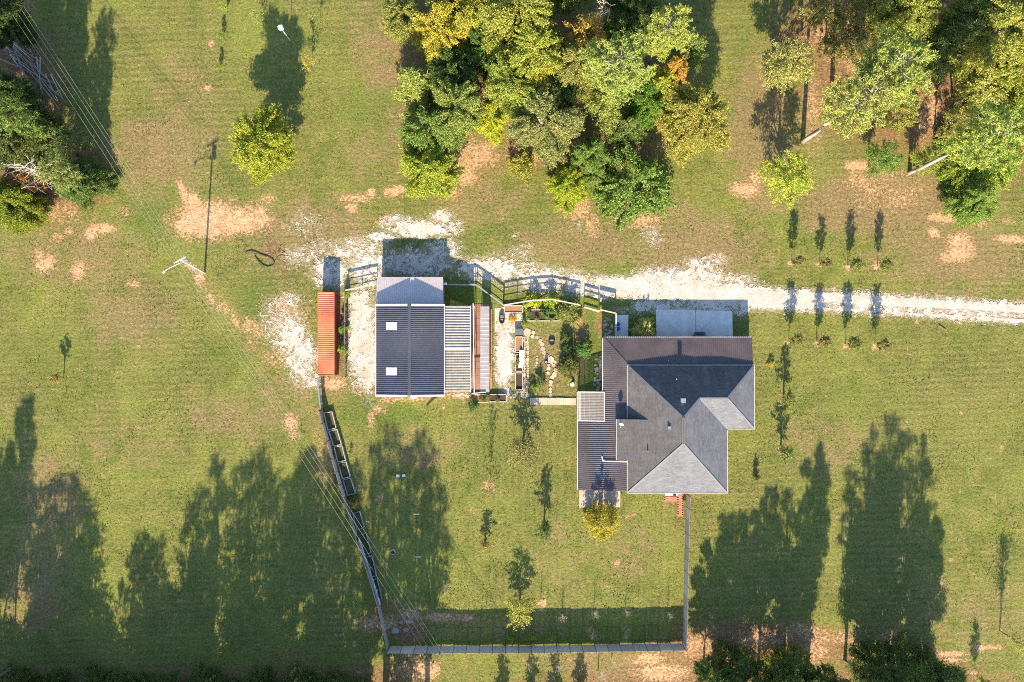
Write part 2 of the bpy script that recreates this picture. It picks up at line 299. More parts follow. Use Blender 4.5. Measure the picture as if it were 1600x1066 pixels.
# two wheel tracks with a weedy centre strip on the drive out to the east
cen = np.interp(QX, [1100, 1200, 1300, 1400, 1500, 1620], [464, 470, 475, 481, 486, 493])
strip = (QX > 1290) & (np.abs(QY - cen - 2) < 5) & (fbm(X, Y, 0.7, 3) + .25 * (np.random.RandomState(2).rand(*X.shape) - .5) > 0.57 - 0.12 * np.clip((QX - 1290) / 250, 0, 1))
keep &= ~strip
ii, jj = np.nonzero(keep)
hs = st * 0.62
cx, cy = x[jj], y[ii]; rr = np.random.RandomState(3); cz = 0.034 + 0.018 * rr.rand(len(cx)); tl = (rr.rand(len(cx), 4) - .5) * 0.02
V = np.empty((len(cx), 4, 3)); jit = (rr.rand(len(cx), 4, 2) - .5) * 0.05
for k, (a, b) in enumerate(((-1, -1), (1, -1), (1, 1), (-1, 1))):
    V[:, k, 0] = cx + a * hs + jit[:, k, 0]; V[:, k, 1] = cy + b * hs + jit[:, k, 1]; V[:, k, 2] = cz + tl[:, k]
grme = np_mesh('gravel', V.reshape(-1, 3), np.arange(len(cx) * 4).reshape(-1, 4), 4)
def gravel_mat():
    m, t = new_mat('crushed limestone'); P = nd(t, 'NewGeometry').outputs['Position']
    n1 = noise(t, P, 0.5, 5, .65); n2 = noise(t, P, 5, 3, .7); rnd = nd(t, 'NewGeometry').outputs['Random Per Island']
    c = mixc(t, ramp(t, n1, [(0.4, 0.0), (0.72, 1.0)]), (0.575, 0.53, 0.47), (0.44, 0.365, 0.28))
    c = mixc(t, 0.6, c, ramp(t, n2, [(0.3, 0.6), (0.6, 1.08)]), 'MULTIPLY'); c = mixc(t, 0.45, c, ramp(t, rnd, [(0, 0.6), (1, 1.15)]), 'MULTIPLY')
    finish(t, c, .9, n2, .4, .03, 0, .2); return m
grme.materials.append(gravel_mat())
gr = bpy.data.objects.new('gravel_drive', grme); COL.objects.link(gr); tag(gr, 'white crushed limestone drive and parking yard', None, None, 'structure')

# ------------------------------------------------------------------ grass and weeds standing up from the lawn: too many to count
rg = np.random.RandomState(8); NT = 260000
tx = rg.uniform(-88, 88, NT); ty = rg.uniform(-61, 61, NT)
gi = np.clip(((tx - x[0]) / st).astype(int), 0, len(x) - 1); gj = np.clip(((ty - y[0]) / st).astype(int), 0, len(y) - 1)
ingr = keep[gj, gi] & (tx > x[0]) & (tx < x[-1]) & (ty > y[0]) & (ty < y[-1])
bare_ = blobs(CLAY, 800 + tx * 10, 533 - ty * 10) + .6 * blobs(STRAW, 800 + tx * 10, 533 - ty * 10)
dens = fbm(tx, ty, 5.0, 3); okm = ~ingr & (rg.rand(NT) > bare_ * .95) & (rg.rand(NT) < np.clip((dens - .25) * 2.2, .15, 1))
for (x0, y0, x1, y1) in ((773, 478, 818, 620), (735, 478, 772, 616), (1024, 484, 1146, 540), (962, 490, 982, 540), (904, 766, 970, 794), (1038, 760, 1068, 808)):
    q0, q1 = W(x0, y1), W(x1, y0); okm &= ~((tx > q0.x) & (tx < q1.x) & (ty > q0.y) & (ty < q1.y))
tx, ty = tx[okm], ty[okm]; nt = len(tx)
bx = np.repeat(tx, 2) + rg.normal(size=nt * 2) * .05; by = np.repeat(ty, 2) + rg.normal(size=nt * 2) * .05; an = rg.rand(nt * 2) * 6.283
hh = (.035 + .06 * rg.rand(nt * 2)) * np.repeat(.6 + .9 * rg.rand(nt) ** 3, 2); ww = .05 + .05 * rg.rand(nt * 2); ln = rg.normal(size=(nt * 2, 2)) * .05
V = np.empty((nt * 2, 3, 3)); V[:, 0] = np.stack([bx - np.cos(an) * ww, by - np.sin(an) * ww, np.zeros_like(bx) - .02], -1); V[:, 1] = np.stack([bx + np.cos(an) * ww, by + np.sin(an) * ww, np.zeros_like(bx) - .02], -1); V[:, 2] = np.stack([bx + ln[:, 0], by + ln[:, 1], hh], -1)
gs = np_mesh('grass', V.reshape(-1, 3), np.arange(nt * 6).reshape(-1, 3), 3)
def grass_mat():
    m, t = new_mat('grass blades'); P = nd(t, 'NewGeometry').outputs['Position']; rnd = nd(t, 'NewGeometry').outputs['Random Per Island']; n1 = noise(t, P, .35, 5, .65)
    c = mixc(t, nd(t, 'MapRange', {0: n1, 1: .35, 2: .65}).outputs[0], (.105, .138, .029), (.195, .185, .052)); c = mixc(t, .8, c, ramp(t, rnd, [(0, .55), (1, 1.35)]), 'MULTIPLY')
    finish(t, c, .8, None, 0, 0, 0, .15); return m
gs.materials.append(grass_mat()); go = bpy.data.objects.new('grass', gs); COL.objects.link(go); tag(go, 'short grass and weed blades standing over the lawn', None, None, 'stuff')
# ------------------------------------------------------------------ materials for buildings
def shingle_mat(name='grey asphalt shingles', stain=.15, base=((0.135, 0.147, 0.172), (0.188, 0.201, 0.229))):
    m, t = new_mat(name); uv = nd(t, 'UVMap').outputs[0]; P = nd(t, 'NewGeometry').outputs['Position']
    br = nd(t, 'TexBrick', {'Vector': uv, 'Scale': 1.0, 'Brick Width': 0.30, 'Row Height': 0.145, 'Mortar Size': 0.012, 'Color1': (0.9, 0.9, 0.9), 'Color2': (0.62, 0.62, 0.62), 'Mortar': (0.35, 0.35, 0.35), 'Bias': 0.0}, offset=0.5)
    n1 = noise(t, P, 0.45, 5, .65); sv = nd(t, 'Mapping', {'Vector': uv, 'Scale': (0.9, 0.10, 1)}).outputs[0]; n2 = noise(t, sv, 1.0, 5, .7); n3 = noise(t, P, 7, 3, .7)
    wv = nd(t, 'Mapping', {'Vector': uv, 'Scale': (0.8, 3.2, 1)}).outputs[0]; n4 = noise(t, wv, 1.0, 3, .6, 1.5)
    c = mixc(t, ramp(t, n1, [(0.3, 0.0), (0.7, 1.0)]), base[0], base[1])
    c = mixc(t, mth(t, 'MULTIPLY', ramp(t, n2, [(0.42, 0.0), (0.68, 1.0)]), stain), c, (0.115, 0.098, 0.085))
    c = mixc(t, 0.55, c, br.outputs[0], 'MULTIPLY'); c = mixc(t, 0.5, c, ramp(t, n3, [(0.3, 0.6), (0.7, 1.15)]), 'MULTIPLY'); c = mixc(t, 0.45, c, ramp(t, n4, [(0.36, 0.5), (0.64, 1.22)]), 'MULTIPLY')
    h = mth(t, 'ADD', nd(t, 'RGBToBW', {0: br.outputs[0]}).outputs[0], mth(t, 'MULTIPLY', n4, .7)); finish(t, c, .93, h, .35, .02, 0, .2); return m
def metal_mat(name, c, c2, rough=.45, spec=.45):
    m, t = new_mat(name); P = nd(t, 'NewGeometry').outputs['Position']
    n1 = noise(t, P, 0.35, 4, .6); n2 = noise(t, P, 2.2, 4, .7)
    col = mixc(t, ramp(t, n1, [(0.35, 0.0), (0.7, 1.0)]), c, c2); col = mixc(t, .3, col, ramp(t, n2, [(0.3, .6), (.7, 1.15)]), 'MULTIPLY')
    r = ramp(t, n2, [(0.3, rough - .08), (.7, rough + .12)]); p = finish(t, col, rough, n2, .06, .01, 0, spec); t.links.new(r, p.inputs['Roughness']); return m
def clear_mat(name, tint, fac):
    m, t = new_mat(name); P = nd(t, 'NewGeometry').outputs['Position']; n = noise(t, P, 1.2, 4, .7)
    c = mixc(t, ramp(t, n, [(.35, 0.0), (.7, 1.0)]), tint, tuple(x * .7 for x in tint))
    p = nd(t, 'BsdfPrincipled', {'Base Color': c, 'Roughness': .3, 'Specular IOR Level': .5}); tl = nd(t, 'BsdfTranslucent', {'Color': c}); tr = nd(t, 'BsdfTransparent', {'Color': (.93, .95, .95)})
    a = nd(t, 'MixShader', {0: .35, 1: p.outputs[0], 2: tl.outputs[0]}); b = nd(t, 'MixShader', {0: mth(t, 'ADD', mth(t, 'MULTIPLY', n, .25), fac - .12), 1: tr.outputs[0], 2: a.outputs[0]})
    o = nd(t, 'OutputMaterial'); t.links.new(b.outputs[0], o.inputs[0]); return m
M = {}
M['shingle'] = shingle_mat()
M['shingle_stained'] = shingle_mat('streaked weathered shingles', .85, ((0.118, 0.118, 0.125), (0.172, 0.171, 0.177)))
M['porch_metal'] = metal_mat('weathered bronze ribbed roofing', (0.074, 0.062, 0.066), (0.110, 0.092, 0.092), .38, .5)
M['navy_metal'] = metal_mat('slate blue ribbed roofing', (0.050, 0.056, 0.080), (0.068, 0.074, 0.098), .42, .45)
M['taupe_metal'] = metal_mat('pale taupe ribbed roofing', (0.47, 0.42, 0.41), (0.55, 0.49, 0.475), .45, .4)
M['red_metal'] = metal_mat('faded orange red steel', (0.42, 0.105, 0.045), (0.58, 0.20, 0.10), .55, .35)
M['red_dark'] = metal_mat('dull red steel', (0.30, 0.055, 0.03), (0.38, 0.08, 0.045), .6, .3)
M['white_trim'] = surf('white painted trim', (0.80, 0.79, 0.77), (0.6, 0.58, 0.55), 2, .5, .4, .05)
M['gutter'] = surf('aged white gutter', (0.50, 0.48, 0.46), (0.34, 0.32, 0.30), 3, .6, .8, .05)
M['clear'] = clear_mat('clear corrugated panel', (0.60, 0.56, 0.58), .46)
M['clear_tan'] = clear_mat('aged clear porch panel', (0.62, 0.56, 0.50), .36)
M['clear_frosted'] = clear_mat('frosted clear panel', (0.52, 0.50, 0.51), .80)
M['skylight'] = surf('milky skylight', (0.85, 0.86, 0.86), (0.75, 0.76, 0.77), 2, .3, .4, .02, 0, .5)
M['siding'] = surf('cream lap siding', (0.55, 0.50, 0.42), None, 1.0, .7, .3, .1)
M['glass'] = surf('dark window glass', (0.03, 0.04, 0.05), None, 1.0, .08, .3, .0, 0, .8)
M['wood'] = surf('weathered grey cedar', (0.44, 0.41, 0.385), (0.30, 0.27, 0.25), 3, .85, .8, .4, stretch=(1, 1, .15), objrand=.35)
M['pine_wood'] = surf('pale new lumber', (0.56, 0.45, 0.34), (0.42, 0.32, 0.22), 3, .8, .7, .3, objrand=.25)
M['orange_wood'] = surf('orange stained boards', (0.42, 0.19, 0.085), (0.30, 0.13, 0.06), 3, .7, .7, .3, objrand=.2)
M['brown_wood'] = surf('brown treated lumber', (0.20, 0.13, 0.085), None, 3, .85, .7, .3, objrand=.2)
M['concrete'] = surf('light broom concrete', (0.72, 0.70, 0.67), (0.50, 0.47, 0.43), .8, .85, .8, .15)
M['concrete_white'] = surf('pale concrete', (0.74, 0.73, 0.71), (0.6, 0.58, 0.55), .9, .85, .6, .15)
M['black'] = surf('black rubber', (0.018, 0.018, 0.02), None, 3, .6, .4, .1)
M['galv'] = surf('galvanised steel', (0.42, 0.44, 0.46), (0.3, 0.31, 0.33), 3, .4, .5, .05, .6)
M['blue'] = surf('bright blue plastic', (0.012, 0.09, 0.42), (0.01, 0.06, 0.3), 3, .4, .4, .05)
M['soil'] = surf('dark bed soil', (0.085, 0.055, 0.035), (0.04, 0.027, 0.02), 3, .95, .8, .9)
M['mulch'] = surf('orange brown wood mulch', (0.34, 0.20, 0.11), (0.20, 0.105, 0.055), 4, .95, .8, .9)
M['stone'] = surf('tan fieldstone', (0.47, 0.39, 0.285), (0.34, 0.26, 0.18), 2.2, .85, .7, .4, objrand=.4)
M['stone_grey'] = surf('grey flat stone', (0.36, 0.345, 0.32), (0.24, 0.22, 0.2), 2.2, .85, .7, .4, objrand=.4)
M['paver'] = surf('mauve brown concrete paver', (0.30, 0.165, 0.11), (0.21, 0.115, 0.082), 1.4, .8, .7, .2, objrand=.25)
M['brick'] = surf('salmon brick', (0.47, 0.20, 0.15), (0.36, 0.14, 0.10), 4, .85, .8, .4, objrand=.3)
M['tarp'] = surf('pale blue grey plastic sheet', (0.27, 0.31, 0.345), (0.19, 0.22, 0.25), 2, .5, .6, .2)

def ribbed(u0, u1, lo, hi, P, pitch=0.305, rib=0.055, ht=0.04, th=0.012):
    """sheet of ribbed roofing: ribs run along v from lo(u) to hi(u); P(u, v, h) gives the point h above the slope"""
    us = []; n = max(1, round((u1 - u0) / pitch)); pt = (u1 - u0) / n
    for i in range(n):
        a = u0 + i * pt; us += [(a, 0), (a + pt - rib * 2, 0), (a + pt - rib * 1.45, ht), (a + pt - rib * .55, ht)]
    us.append((u1, 0)); b = MB(); vv = []
    for u, h in us: b.v += [tuple(P(u, lo(u), h)), tuple(P(u, hi(u), h)), tuple(P(u, lo(u), h - th)), tuple(P(u, hi(u), h - th))]
    for i in range(len(us) - 1):
        a = i * 4; c = a + 4; b.f += [(a, c, c + 1, a + 1), (a + 3, c + 3, c + 2, a + 2), (a, a + 2, c + 2, c), (a + 1, c + 1, c + 3, a + 3)]
    return b
def slope_part(name, pts, mat, parent, th=0.12):
    """one roof plane with shingle coordinates: u along the eave, v up the slope; given thickness"""
    p = [Vector(q) for q in pts]; nrm = Vector((0, 0, 0))
    for i in range(len(p)):
        a, b = p[i], p[(i + 1) % len(p)]; nrm += Vector(((a.y - b.y) * (a.z + b.z), (a.z - b.z) * (a.x + b.x), (a.x - b.x) * (a.y + b.y)))
    nrm.normalize()
    if nrm.z < 0: p = p[::-1]; nrm = -nrm
    ud = Vector((0, 0, 1)).cross(nrm).normalized(); vd = nrm.cross(ud)
    b = MB(); k = len(p); b.v = [tuple(q) for q in p] + [tuple(q - Vector((0, 0, th))) for q in p]
    b.f = [tuple(range(k)), tuple(range(2 * k - 1, k - 1, -1))] + [(i, i + k, (i + 1) % k + k, (i + 1) % k) for i in range(k)]
    o = b.build(name, mat, parent); me = o.data; uvl = me.uv_layers.new(name='UVMap')
    for lp in me.loops:
        q = Vector(b.v[lp.vertex_index]); uvl.data[lp.index].uv = (q.dot(ud), q.dot(vd))
    return o

# ------------------------------------------------------------------ the house
HL = (25, -13, 0)
house = thing('house', 'large house with grey hipped shingle roof and brown metal wraparound porch roof', 'house', HL)
EZ, S = 3.4, 0.5
xw, xe, xe2, yn, ys, yw = 17.5, 32.5, 36.6, -3.7, -22.95, -13.26
zr = EZ + 7.5 * S; AN = (25, -11.2, zr); AS = (25, -15.0, zr); wz = EZ + 4.78 * S
WE, WW = (31.82, -8.48, wz), (27.72, -8.48, wz)
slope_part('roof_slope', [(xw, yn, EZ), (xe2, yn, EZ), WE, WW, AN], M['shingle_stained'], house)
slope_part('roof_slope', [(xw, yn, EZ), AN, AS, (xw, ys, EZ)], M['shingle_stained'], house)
slope_part('roof_slope', [(xw, ys, EZ), AS, (xe, ys, EZ)], M['shingle'], house)
slope_part('roof_slope', [(xe, ys, EZ), AS, AN, WW, (xe, yw, EZ)], M['shingle'], house)
slope_part('roof_slope', [WW, WE, (xe2, yw, EZ), (xe, yw, EZ)], M['shingle'], house)
slope_part('roof_slope', [WE, (xe2, yn, EZ), (xe2, yw, EZ)], M['shingle'], house)
# low dormer roof that carries the west slope out over the porch
dx0, dx1, dy0, dy1, dz0, dz1 = 15.75, 20.3, -11.75, -17.9, 4.05, EZ + 2.8 * S + .03
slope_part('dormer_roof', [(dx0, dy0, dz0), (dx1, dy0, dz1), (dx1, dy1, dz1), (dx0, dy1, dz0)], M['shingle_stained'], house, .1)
b = MB(); b.prism([(dx0 + .25, dy0 - .2), (dx0 + .25, dy1 + .2), (17.7, dy1 + .2), (17.7, dy0 - .2)], 3.0, 3.93); b.build('dormer_wall', M['siding'], house)
# ridge vent, hip and ridge caps
b = MB()
for s in (-1, 1): b.beam((25 + .13 * s, AN[1], zr + .01), (25 + .13 * s, AS[1], zr + .01), .22, .06)
b.build('ridge_vent', surf('dark ridge vent', (.14, .135, .13)), house)
M['cap'] = surf('grey hip caps', (.165, .172, .19), (.21, .218, .235), 1.5, .92, .6, .3)
for a, c in (((xw, yn, EZ), AN), (AN, WW), (WW, WE), (WE, (xe2, yn, EZ)), (WE, (xe2, yw, EZ)), (AS, (xw, ys, EZ)), (AS, (xe, ys, EZ))):
    MB().beam(Vector(a) + Vector((0, 0, .015)), Vector(c) + Vector((0, 0, .015)), .26, .03).build('hip_cap', M['cap'], house)
MB().beam(Vector(WW) + Vector((0, 0, .012)), (xe, yw, EZ + .012), .3, .02).build('valley_flashing', M['cap'], house)
# walls, windows, doors
b = MB(); b.prism([(xw + .5, yn - .5), (xw + .5, ys + .5), (xe - .5, ys + .5), (xe - .5, yw + .5), (xe2 - .5, yw + .5), (xe2 - .5, yn - .5)], 0, EZ - .12); b.build('wall', M['siding'], house)
for (x_, y_, rz, wd) in ((20.5, ys + .48, 0, 1.6), (24.5, ys + .48, 0, 1.0), (30.0, ys + .48, 0, 1.8), (xe - .48, -19.5, 90, 1.6), (xe - .48, -16.0, 90, 1.2), (xe2 - .48, -8.5, 90, 1.8), (34.5, yw + .48, 0, 1.2), (xw + .48, -9, 90, 1.4), (xw + .48, -15, 90, 1.8), (xw + .48, -20, 90, 1.4), (22, yn - .48, 0, 1.4), (28, yn - .48, 0, 2.0), (33, yn - .48, 0, 1.4)):
    f = MB().box((x_, y_, 1.5), (wd + .2, .1, 1.5), math.radians(rz)).build('window', M['white_trim'], house)
    MB().box((x_, y_, 1.5), (wd, .14, 1.3), math.radians(rz)).build('pane', M['glass'], f)
d_ = MB().box((26.6, ys + .47, 1.05), (1.0, .1, 2.1)).build('door', M['brown_wood'], house); MB().box((26.95, ys + .4, 1.0), (.05, .06, .15)).build('handle', M['galv'], d_)
# gutters round the shingle roof
for a, c in (((xw, yn + .07), (xe2 + .1, yn + .07)), ((xe2 + .07, yn), (xe2 + .07, yw)), ((xe2 + .1, yw - .07), (xe + .14, yw - .07)), ((xe + .07, yw - .2), (xe + .07, ys)), ((xe + .1, ys - .07), (xw, ys - .07)), ((xw - .07, ys), (xw - .07, dy1 - .05)), ((xw - .07, dy0 + .05), (xw - .07, yn + .1))):
    MB().beam((*a, EZ - .03), (*c, EZ - .03), .10, .12).build('gutter', M['gutter'], house)
MB().beam((dx0 - .07, dy0, dz0 - .03), (dx0 - .07, dy1, dz0 - .03), .10, .12).build('gutter', M['gutter'], house)
# porch roof of ribbed metal: north run, west run, hip cap between
PZ, ps = 3.25, 0.14
px0, px1, pye = 10.07, 13.86, 0.55                       # west eaves, north eave
xt, yt = xw + .3, yn - .2                                # where it meets the house
sn = (PZ - 2.7) / (pye - yt)
hipx = lambda y_: px1 + (pye - y_) * (xt - px1) / (pye - yt)
hipy = lambda x_: pye - (x_ - px1) * (pye - yt) / (xt - px1)
nb = ribbed(px1, xe2 - .1, lambda u: pye, lambda u: max(hipy(u), yt), lambda u, v, h: (u, v, PZ - (v - yt) * sn + h), .305, .06, .055)
nb.build('porch_roof_sheet', M['porch_metal'], house)
wzf = lambda x_: PZ - (xt - x_) * ps
YB = -12.15
wb = ribbed(YB, pye, lambda u: px1, lambda u: min(hipx(u), xt) if u > yt else xt, lambda u, v, h: (v, u, wzf(v) + h), .305, .06, .055); wb.build('porch_roof_sheet', M['porch_metal'], house)
wb = ribbed(-22.8, YB, lambda u: px0, lambda u: xt, lambda u, v, h: (v, u, wzf(v) + h), .305, .06, .055); wb.build('porch_roof_sheet', M['porch_metal'], house)
MB().beam((px1, pye, 2.74), (xt, yt, PZ + .04), .32, .05).build('hip_cap', M['porch_metal'], house)
for a, c in (((px1 - .05, pye, 2.66), (px1 - .05, -7.7, 2.66)), ((px0 - .05, -12.2, 2.14), (px0 - .05, -22.8, 2.14))): MB().beam(a, c, .08, .14).build('porch_fascia', M['white_trim'], house)
MB().beam((px1, pye + .05, 2.62), (xe2 - .1, pye + .05, 2.62), .08, .14).build('porch_fascia', M['white_trim'], house)
MB().beam((xe2 - .06, pye, 2.62), (xe2 - .06, yt, PZ - .06), .06, .14).build('porch_fascia', M['brown_wood'], house)
for x_, y_, z_ in [(px1 + .3, 0.3, 2.5), (18.5, .3, 2.5), (23, .3, 2.5), (27.6, .3, 2.5), (32, .3, 2.5), (36.2, .3, 2.5), (px0 + .3, -12.4, 2.05), (px0 + .3, -15.6, 2.05), (px0 + .3, -19, 2.05), (px0 + .3, -22.5, 2.05), (px1 + .3, -4, 2.5), (px1 + .3, -7.6, 2.5), (px0 + .3, -8, 2.05)]:
    MB().box((x_, y_, z_ / 2), (.16, .16, z_)).build('porch_post', M['white_trim'], house)
MB().prism([(px0 + .2, -12.2), (px0 + .2, -22.6), (xw + .5, -22.6), (xw + .5, -4), (xe2 - .3, -4), (xe2 - .3, .2), (px1 + .2, .2), (px1 + .2, -12.2)], 0.02, .12).build('porch_floor', M['concrete'], house)
# clear panel roof over the west porch bay, on pale rafters
cb = ribbed(-12.2, -7.75, lambda u: px0 - .05, lambda u: px1 + .25, lambda u, v, h: (v, u, wzf(v) + .09 + h), .24, .05, .035); cp = cb.build('clear_porch_panel', M['clear_tan'], house)
for i in range(6): MB().beam((px0 + .3 + i * .72, -12.1, wzf(px0 + .3 + i * .72) + .0), (px0 + .3 + i * .72, -7.8, wzf(px0 + .3 + i * .72) + .0), .07, .1).build('rafter', M['pine_wood'], cp)
for y_ in (-12.18, -7.78): MB().beam((px0, y_, wzf(px0) + .1), (px1 + .25, y_, wzf(px1) + .14), .1, .08).build('edge_board', M['white_trim'], cp)
for x_ in (px0, px0 + .32, px1 + .2): MB().beam((x_, -12.2, wzf(x_) + .145), (x_, -7.75, wzf(x_) + .145), .1, .03).build('edge_board', M['white_trim'], cp)
MB().prism([(px0 + .3, -12), (px1, -12), (px1, -8), (px0 + .3, -8)], .0, .10).build('porch_deck', M['pine_wood'], house)
# roof furniture
rz_ = lambda x_, y_: min(EZ + (x_ - xw) * S, EZ + (yn - y_) * S, 9)
MB().box((25.15, -8.75, 6.2), (.55, .55, .8)).build('flue_box', M['white_trim'], house)
fb = MB().box((25.15, -8.75, 6.62), (.66, .66, .06)).build('flue_cap', M['galv'], house)
MB().box((23.1, -12.75, 6.28), (.42, .42, .5)).build('roof_vent', M['galv'], house)
MB().tube([(24.6, -5.7, 4.3), (24.6, -5.7, 4.75)], .06).build('vent_pipe', M['white_trim'], house)
for vx, vy, vz in ((20.2, -16.4, 5.3), (28.6, -17.5, 5.3), (21.6, -20.5, 4.6)): MB().tube([(vx, vy, vz - .6), (vx, vy, vz)], .07).build('vent_pipe', M['galv'], house)
MB().tube([(23.7, -2.9, 3.0), (23.7, -2.9, 3.3)], .06).build('vent_pipe', M['white_trim'], house)
pz = EZ - .05
MB().tube([(xw - .05, dy1 - .35, pz + .05), (14.35, dy1 - .35, 2.92), (13.85, dy1 - .30, 2.86), (13.68, dy1 + .35, 2.86)], .085).build('drain_pipe', M['white_trim'], house)
# satellite dish on the dormer corner
sdh = thing('satellite_dish', 'white satellite dish mounted on the dormer corner above the metal porch', 'satellite dish', (16.3, -12.45, 4.2))
b = MB(); n = 14; nrm = Vector((-.35, -.75, .5)).normalized(); u = nrm.cross(Vector((0, 0, 1))).normalized(); v = nrm.cross(u); c0 = Vector((0, 0, .75))
for r_, dp in ((0, -.09), (.2, -.06), (.36, 0)):
    for j in range(n): a = 2 * math.pi * j / n; b.v.append(tuple(c0 + nrm * dp + (u * math.cos(a) * r_ + v * math.sin(a) * r_ * 1.1)))
for i in range(2):
    for j in range(n): b.f.append((i * n + j, i * n + (j + 1) % n, (i + 1) * n + (j + 1) % n, (i + 1) * n + j))
b.build('dish', M['white_trim'], sdh, local=True); MB().tube([(0, 0, 0), (0, .03, .45), c0 - nrm * .1], .03).build('mast', M['galv'], sdh, local=True)
MB().tube([c0 - v * .3, c0 + nrm * .45], .02).build('feed_arm', M['galv'], sdh, local=True); MB().box(c0 + nrm * .47, (.08, .08, .12)).build('feed_horn', M['white_trim'], sdh, local=True)

# ------------------------------------------------------------------ paved areas round the house
def pave(name, label, pieces, mat, piece, z=.05):
    e = thing(name, label, None, (0, 0, 0)); e['kind'] = 'structure'
    for p in pieces: MB().prism([tuple(W(*q)[:2]) for q in p][::-1], .01, z).build(piece, mat, e)
    return e
pave('concrete_apron', 'pale concrete parking apron on the north side of the house', [[(1024.5, 484), (1086.5, 484.5), (1087, 540), (1026, 540)], [(1087.3, 485), (1144, 486.5), (1145, 540), (1087.8, 540)]], M['concrete'], 'concrete_panel', .06)
pave('utility_pad', 'white concrete pad beside the garden gate', [[(962, 492.5), (981.5, 492.5), (981.5, 535), (962, 535)]], M['concrete_white'], 'concrete_panel', .07)
pave('patio', 'small tan concrete patio at the south end of the metal porch', [[(905, 766), (937, 766), (937, 793), (905, 793)], [(937.5, 766), (969, 766), (969, 792.5), (937.5, 793)]], surf('tan patio concrete', (.46, .40, .33), (.33, .27, .21), .8, .85, .7, .2), 'concrete_panel')
pave('door_landing', 'white concrete landing below the south door', [[(1039.5, 762), (1059.5, 762), (1059.5, 774.5), (1039.5, 774.5)]], M['concrete_white'], 'concrete_panel', .12)
# brick walk: bricks laid one by one
bw = thing('brick_walk', 'salmon red brick walk leading from the south door along the fence', None, W(1055, 785)); bw['kind'] = 'structure'
bm_ = MB().box((0, 0, .03), (.335, .165, .06)).mesh('brick', M['brick'])
for (x0, y0, x1, y1) in ((1060.3, 762, 1067.6, 807), (1039.5, 775.3, 1060, 785)):
    p0, p1 = W(x0, y1), W(x1, y0)
    for j in range(int((p1.y - p0.y) / .18)):
        xx = p0.x + .175 - (.18 if j % 2 else 0)
        while xx < p1.x - .1: inst('brick', bm_, bw, Vector((xx, p0.y + .09 + j * .18, R.uniform(0, .012))) - bw.location, R.uniform(-.02, .02)); xx += .355

# ------------------------------------------------------------------ workshop
ws = thing('workshop', 'metal workshop with low gabled slate blue roof and two milky skylights', 'workshop', W(640, 545))
k4 = lambda px, z: (px - 800) / 10 * (H - z) / H
ky = lambda py, z: (533 - py) / 10 * (H - z) / H
wx0, wx1 = k4(588, 4), k4(693.5, 4); wxm = (wx0 + wx1) / 2; wy0, wy1 = ky(617, 4.2), ky(478, 4.2)
wz0, wz1 = 4.0, 4.68
sl_ = (wz1 - wz0) / (wxm - wx0)
for s, e in ((-1, wx0), (1, wx1)):
    rb = ribbed(wy0, wy1, lambda u: e, lambda u: wxm, lambda u, v, h: (v, u, wz1 - abs(v - wxm) * sl_ + h), .305, .05, .05)
    rb.build('roof_sheet', M['navy_metal'], ws)
MB().beam((wxm, wy0 - .05, wz1 + .02), (wxm, wy1 + .05, wz1 + .02), .5, .1).build('ridge_cap', M['navy_metal'], ws)
for yy in (wy0 - .12, wy1 + .12):
    for s, e in ((-1, wx0 - .1), (1, wx1 + .1)):
        MB().beam((e, yy, wz1 - abs(e - wxm) * sl_ + .03), (wxm + s * .3, yy, wz1 + .03 - .3 * sl_), .26, .22).build('rake_trim', M['white_trim'], ws)
for e in (wx0 - .1, wx1 + .1): MB().beam((e, wy0 - .1, wz0 - .06), (e, wy1 + .1, wz0 - .06), .12, .12).build('eave_gutter', M['white_trim'], ws)
MB().box((k4(646, 4.4), wy0 - .35, 4.3), (.8, .35, .25)).build('gable_light_box', M['white_trim'], ws)
b = MB(); b.prism([(wx0 + .15, wy0 + .1), (wx1 - .15, wy0 + .1), (wx1 - .15, wy1 - .1), (wx0 + .15, wy1 - .1)], 0, 3.9)
b.v += [(wx0 + .15, wy0 + .1, 3.9), (wx1 - .15, wy0 + .1, 3.9), (wxm, wy0 + .1, wz1 - .1), (wx0 + .15, wy1 - .1, 3.9), (wx1 - .15, wy1 - .1, 3.9), (wxm, wy1 - .1, wz1 - .1)]
q = len(b.v) - 6; b.f += [(q, q + 1, q + 2), (q + 4, q + 3, q + 5)]; b.build('wall', M['siding'], ws)
MB().box((wxm - 1, wy0 + .08, 1.6), (3.4, .1, 3.2)).build('roller_door', M['white_trim'], ws)
for py in (509.5, 580.5):
    cx_ = k4(611.5, 4.5); MB().box((cx_, ky(py, 4.5), wz1 - abs(cx_ - wxm) * sl_ + .05), (1.65, 1.12, .05), 0, 0, -math.atan(sl_)).build('skylight', M['skylight'], ws)
# north lean-to
ly0, ly1 = wy1 + .02, ky(433, 2.9); lx0, lx1 = k4(588.5, 3.2) , k4(692, 3.2)
rb = ribbed(lx0, lx1, lambda u: ly1, lambda u: ly0, lambda u, v, h: (u, v, 3.62 - (v - ly0) / (ly1 - ly0) * .75 + h), .305, .045, .04); rb.build('lean_to_roof', M['taupe_metal'], ws)
for x_ in (lx0 + .2, (lx0 + lx1) / 2, lx1 - .2): MB().box((x_, ly1 - .2, 1.38), (.15, .15, 2.76)).build('lean_to_post', M['brown_wood'], ws)
MB().beam((lx0, ly1 - .2, 2.76), (lx1, ly1 - .2, 2.76), .1, .16).build('lean_to_beam', M['brown_wood'], ws)
b = MB(); b.prism([(lx0 + .1, ly0), (lx1 - .1, ly0), (lx1 - .1, ly1 - .25), (lx0 + .1, ly1 - .25)], .0, 2.7); b.build('lean_to_wall', M['taupe_metal'], ws)
MB().box((lx1 + .25, ly1 - 1.0, 2.5), (.5, .3, .25)).build('wall_light', M['white_trim'], ws)
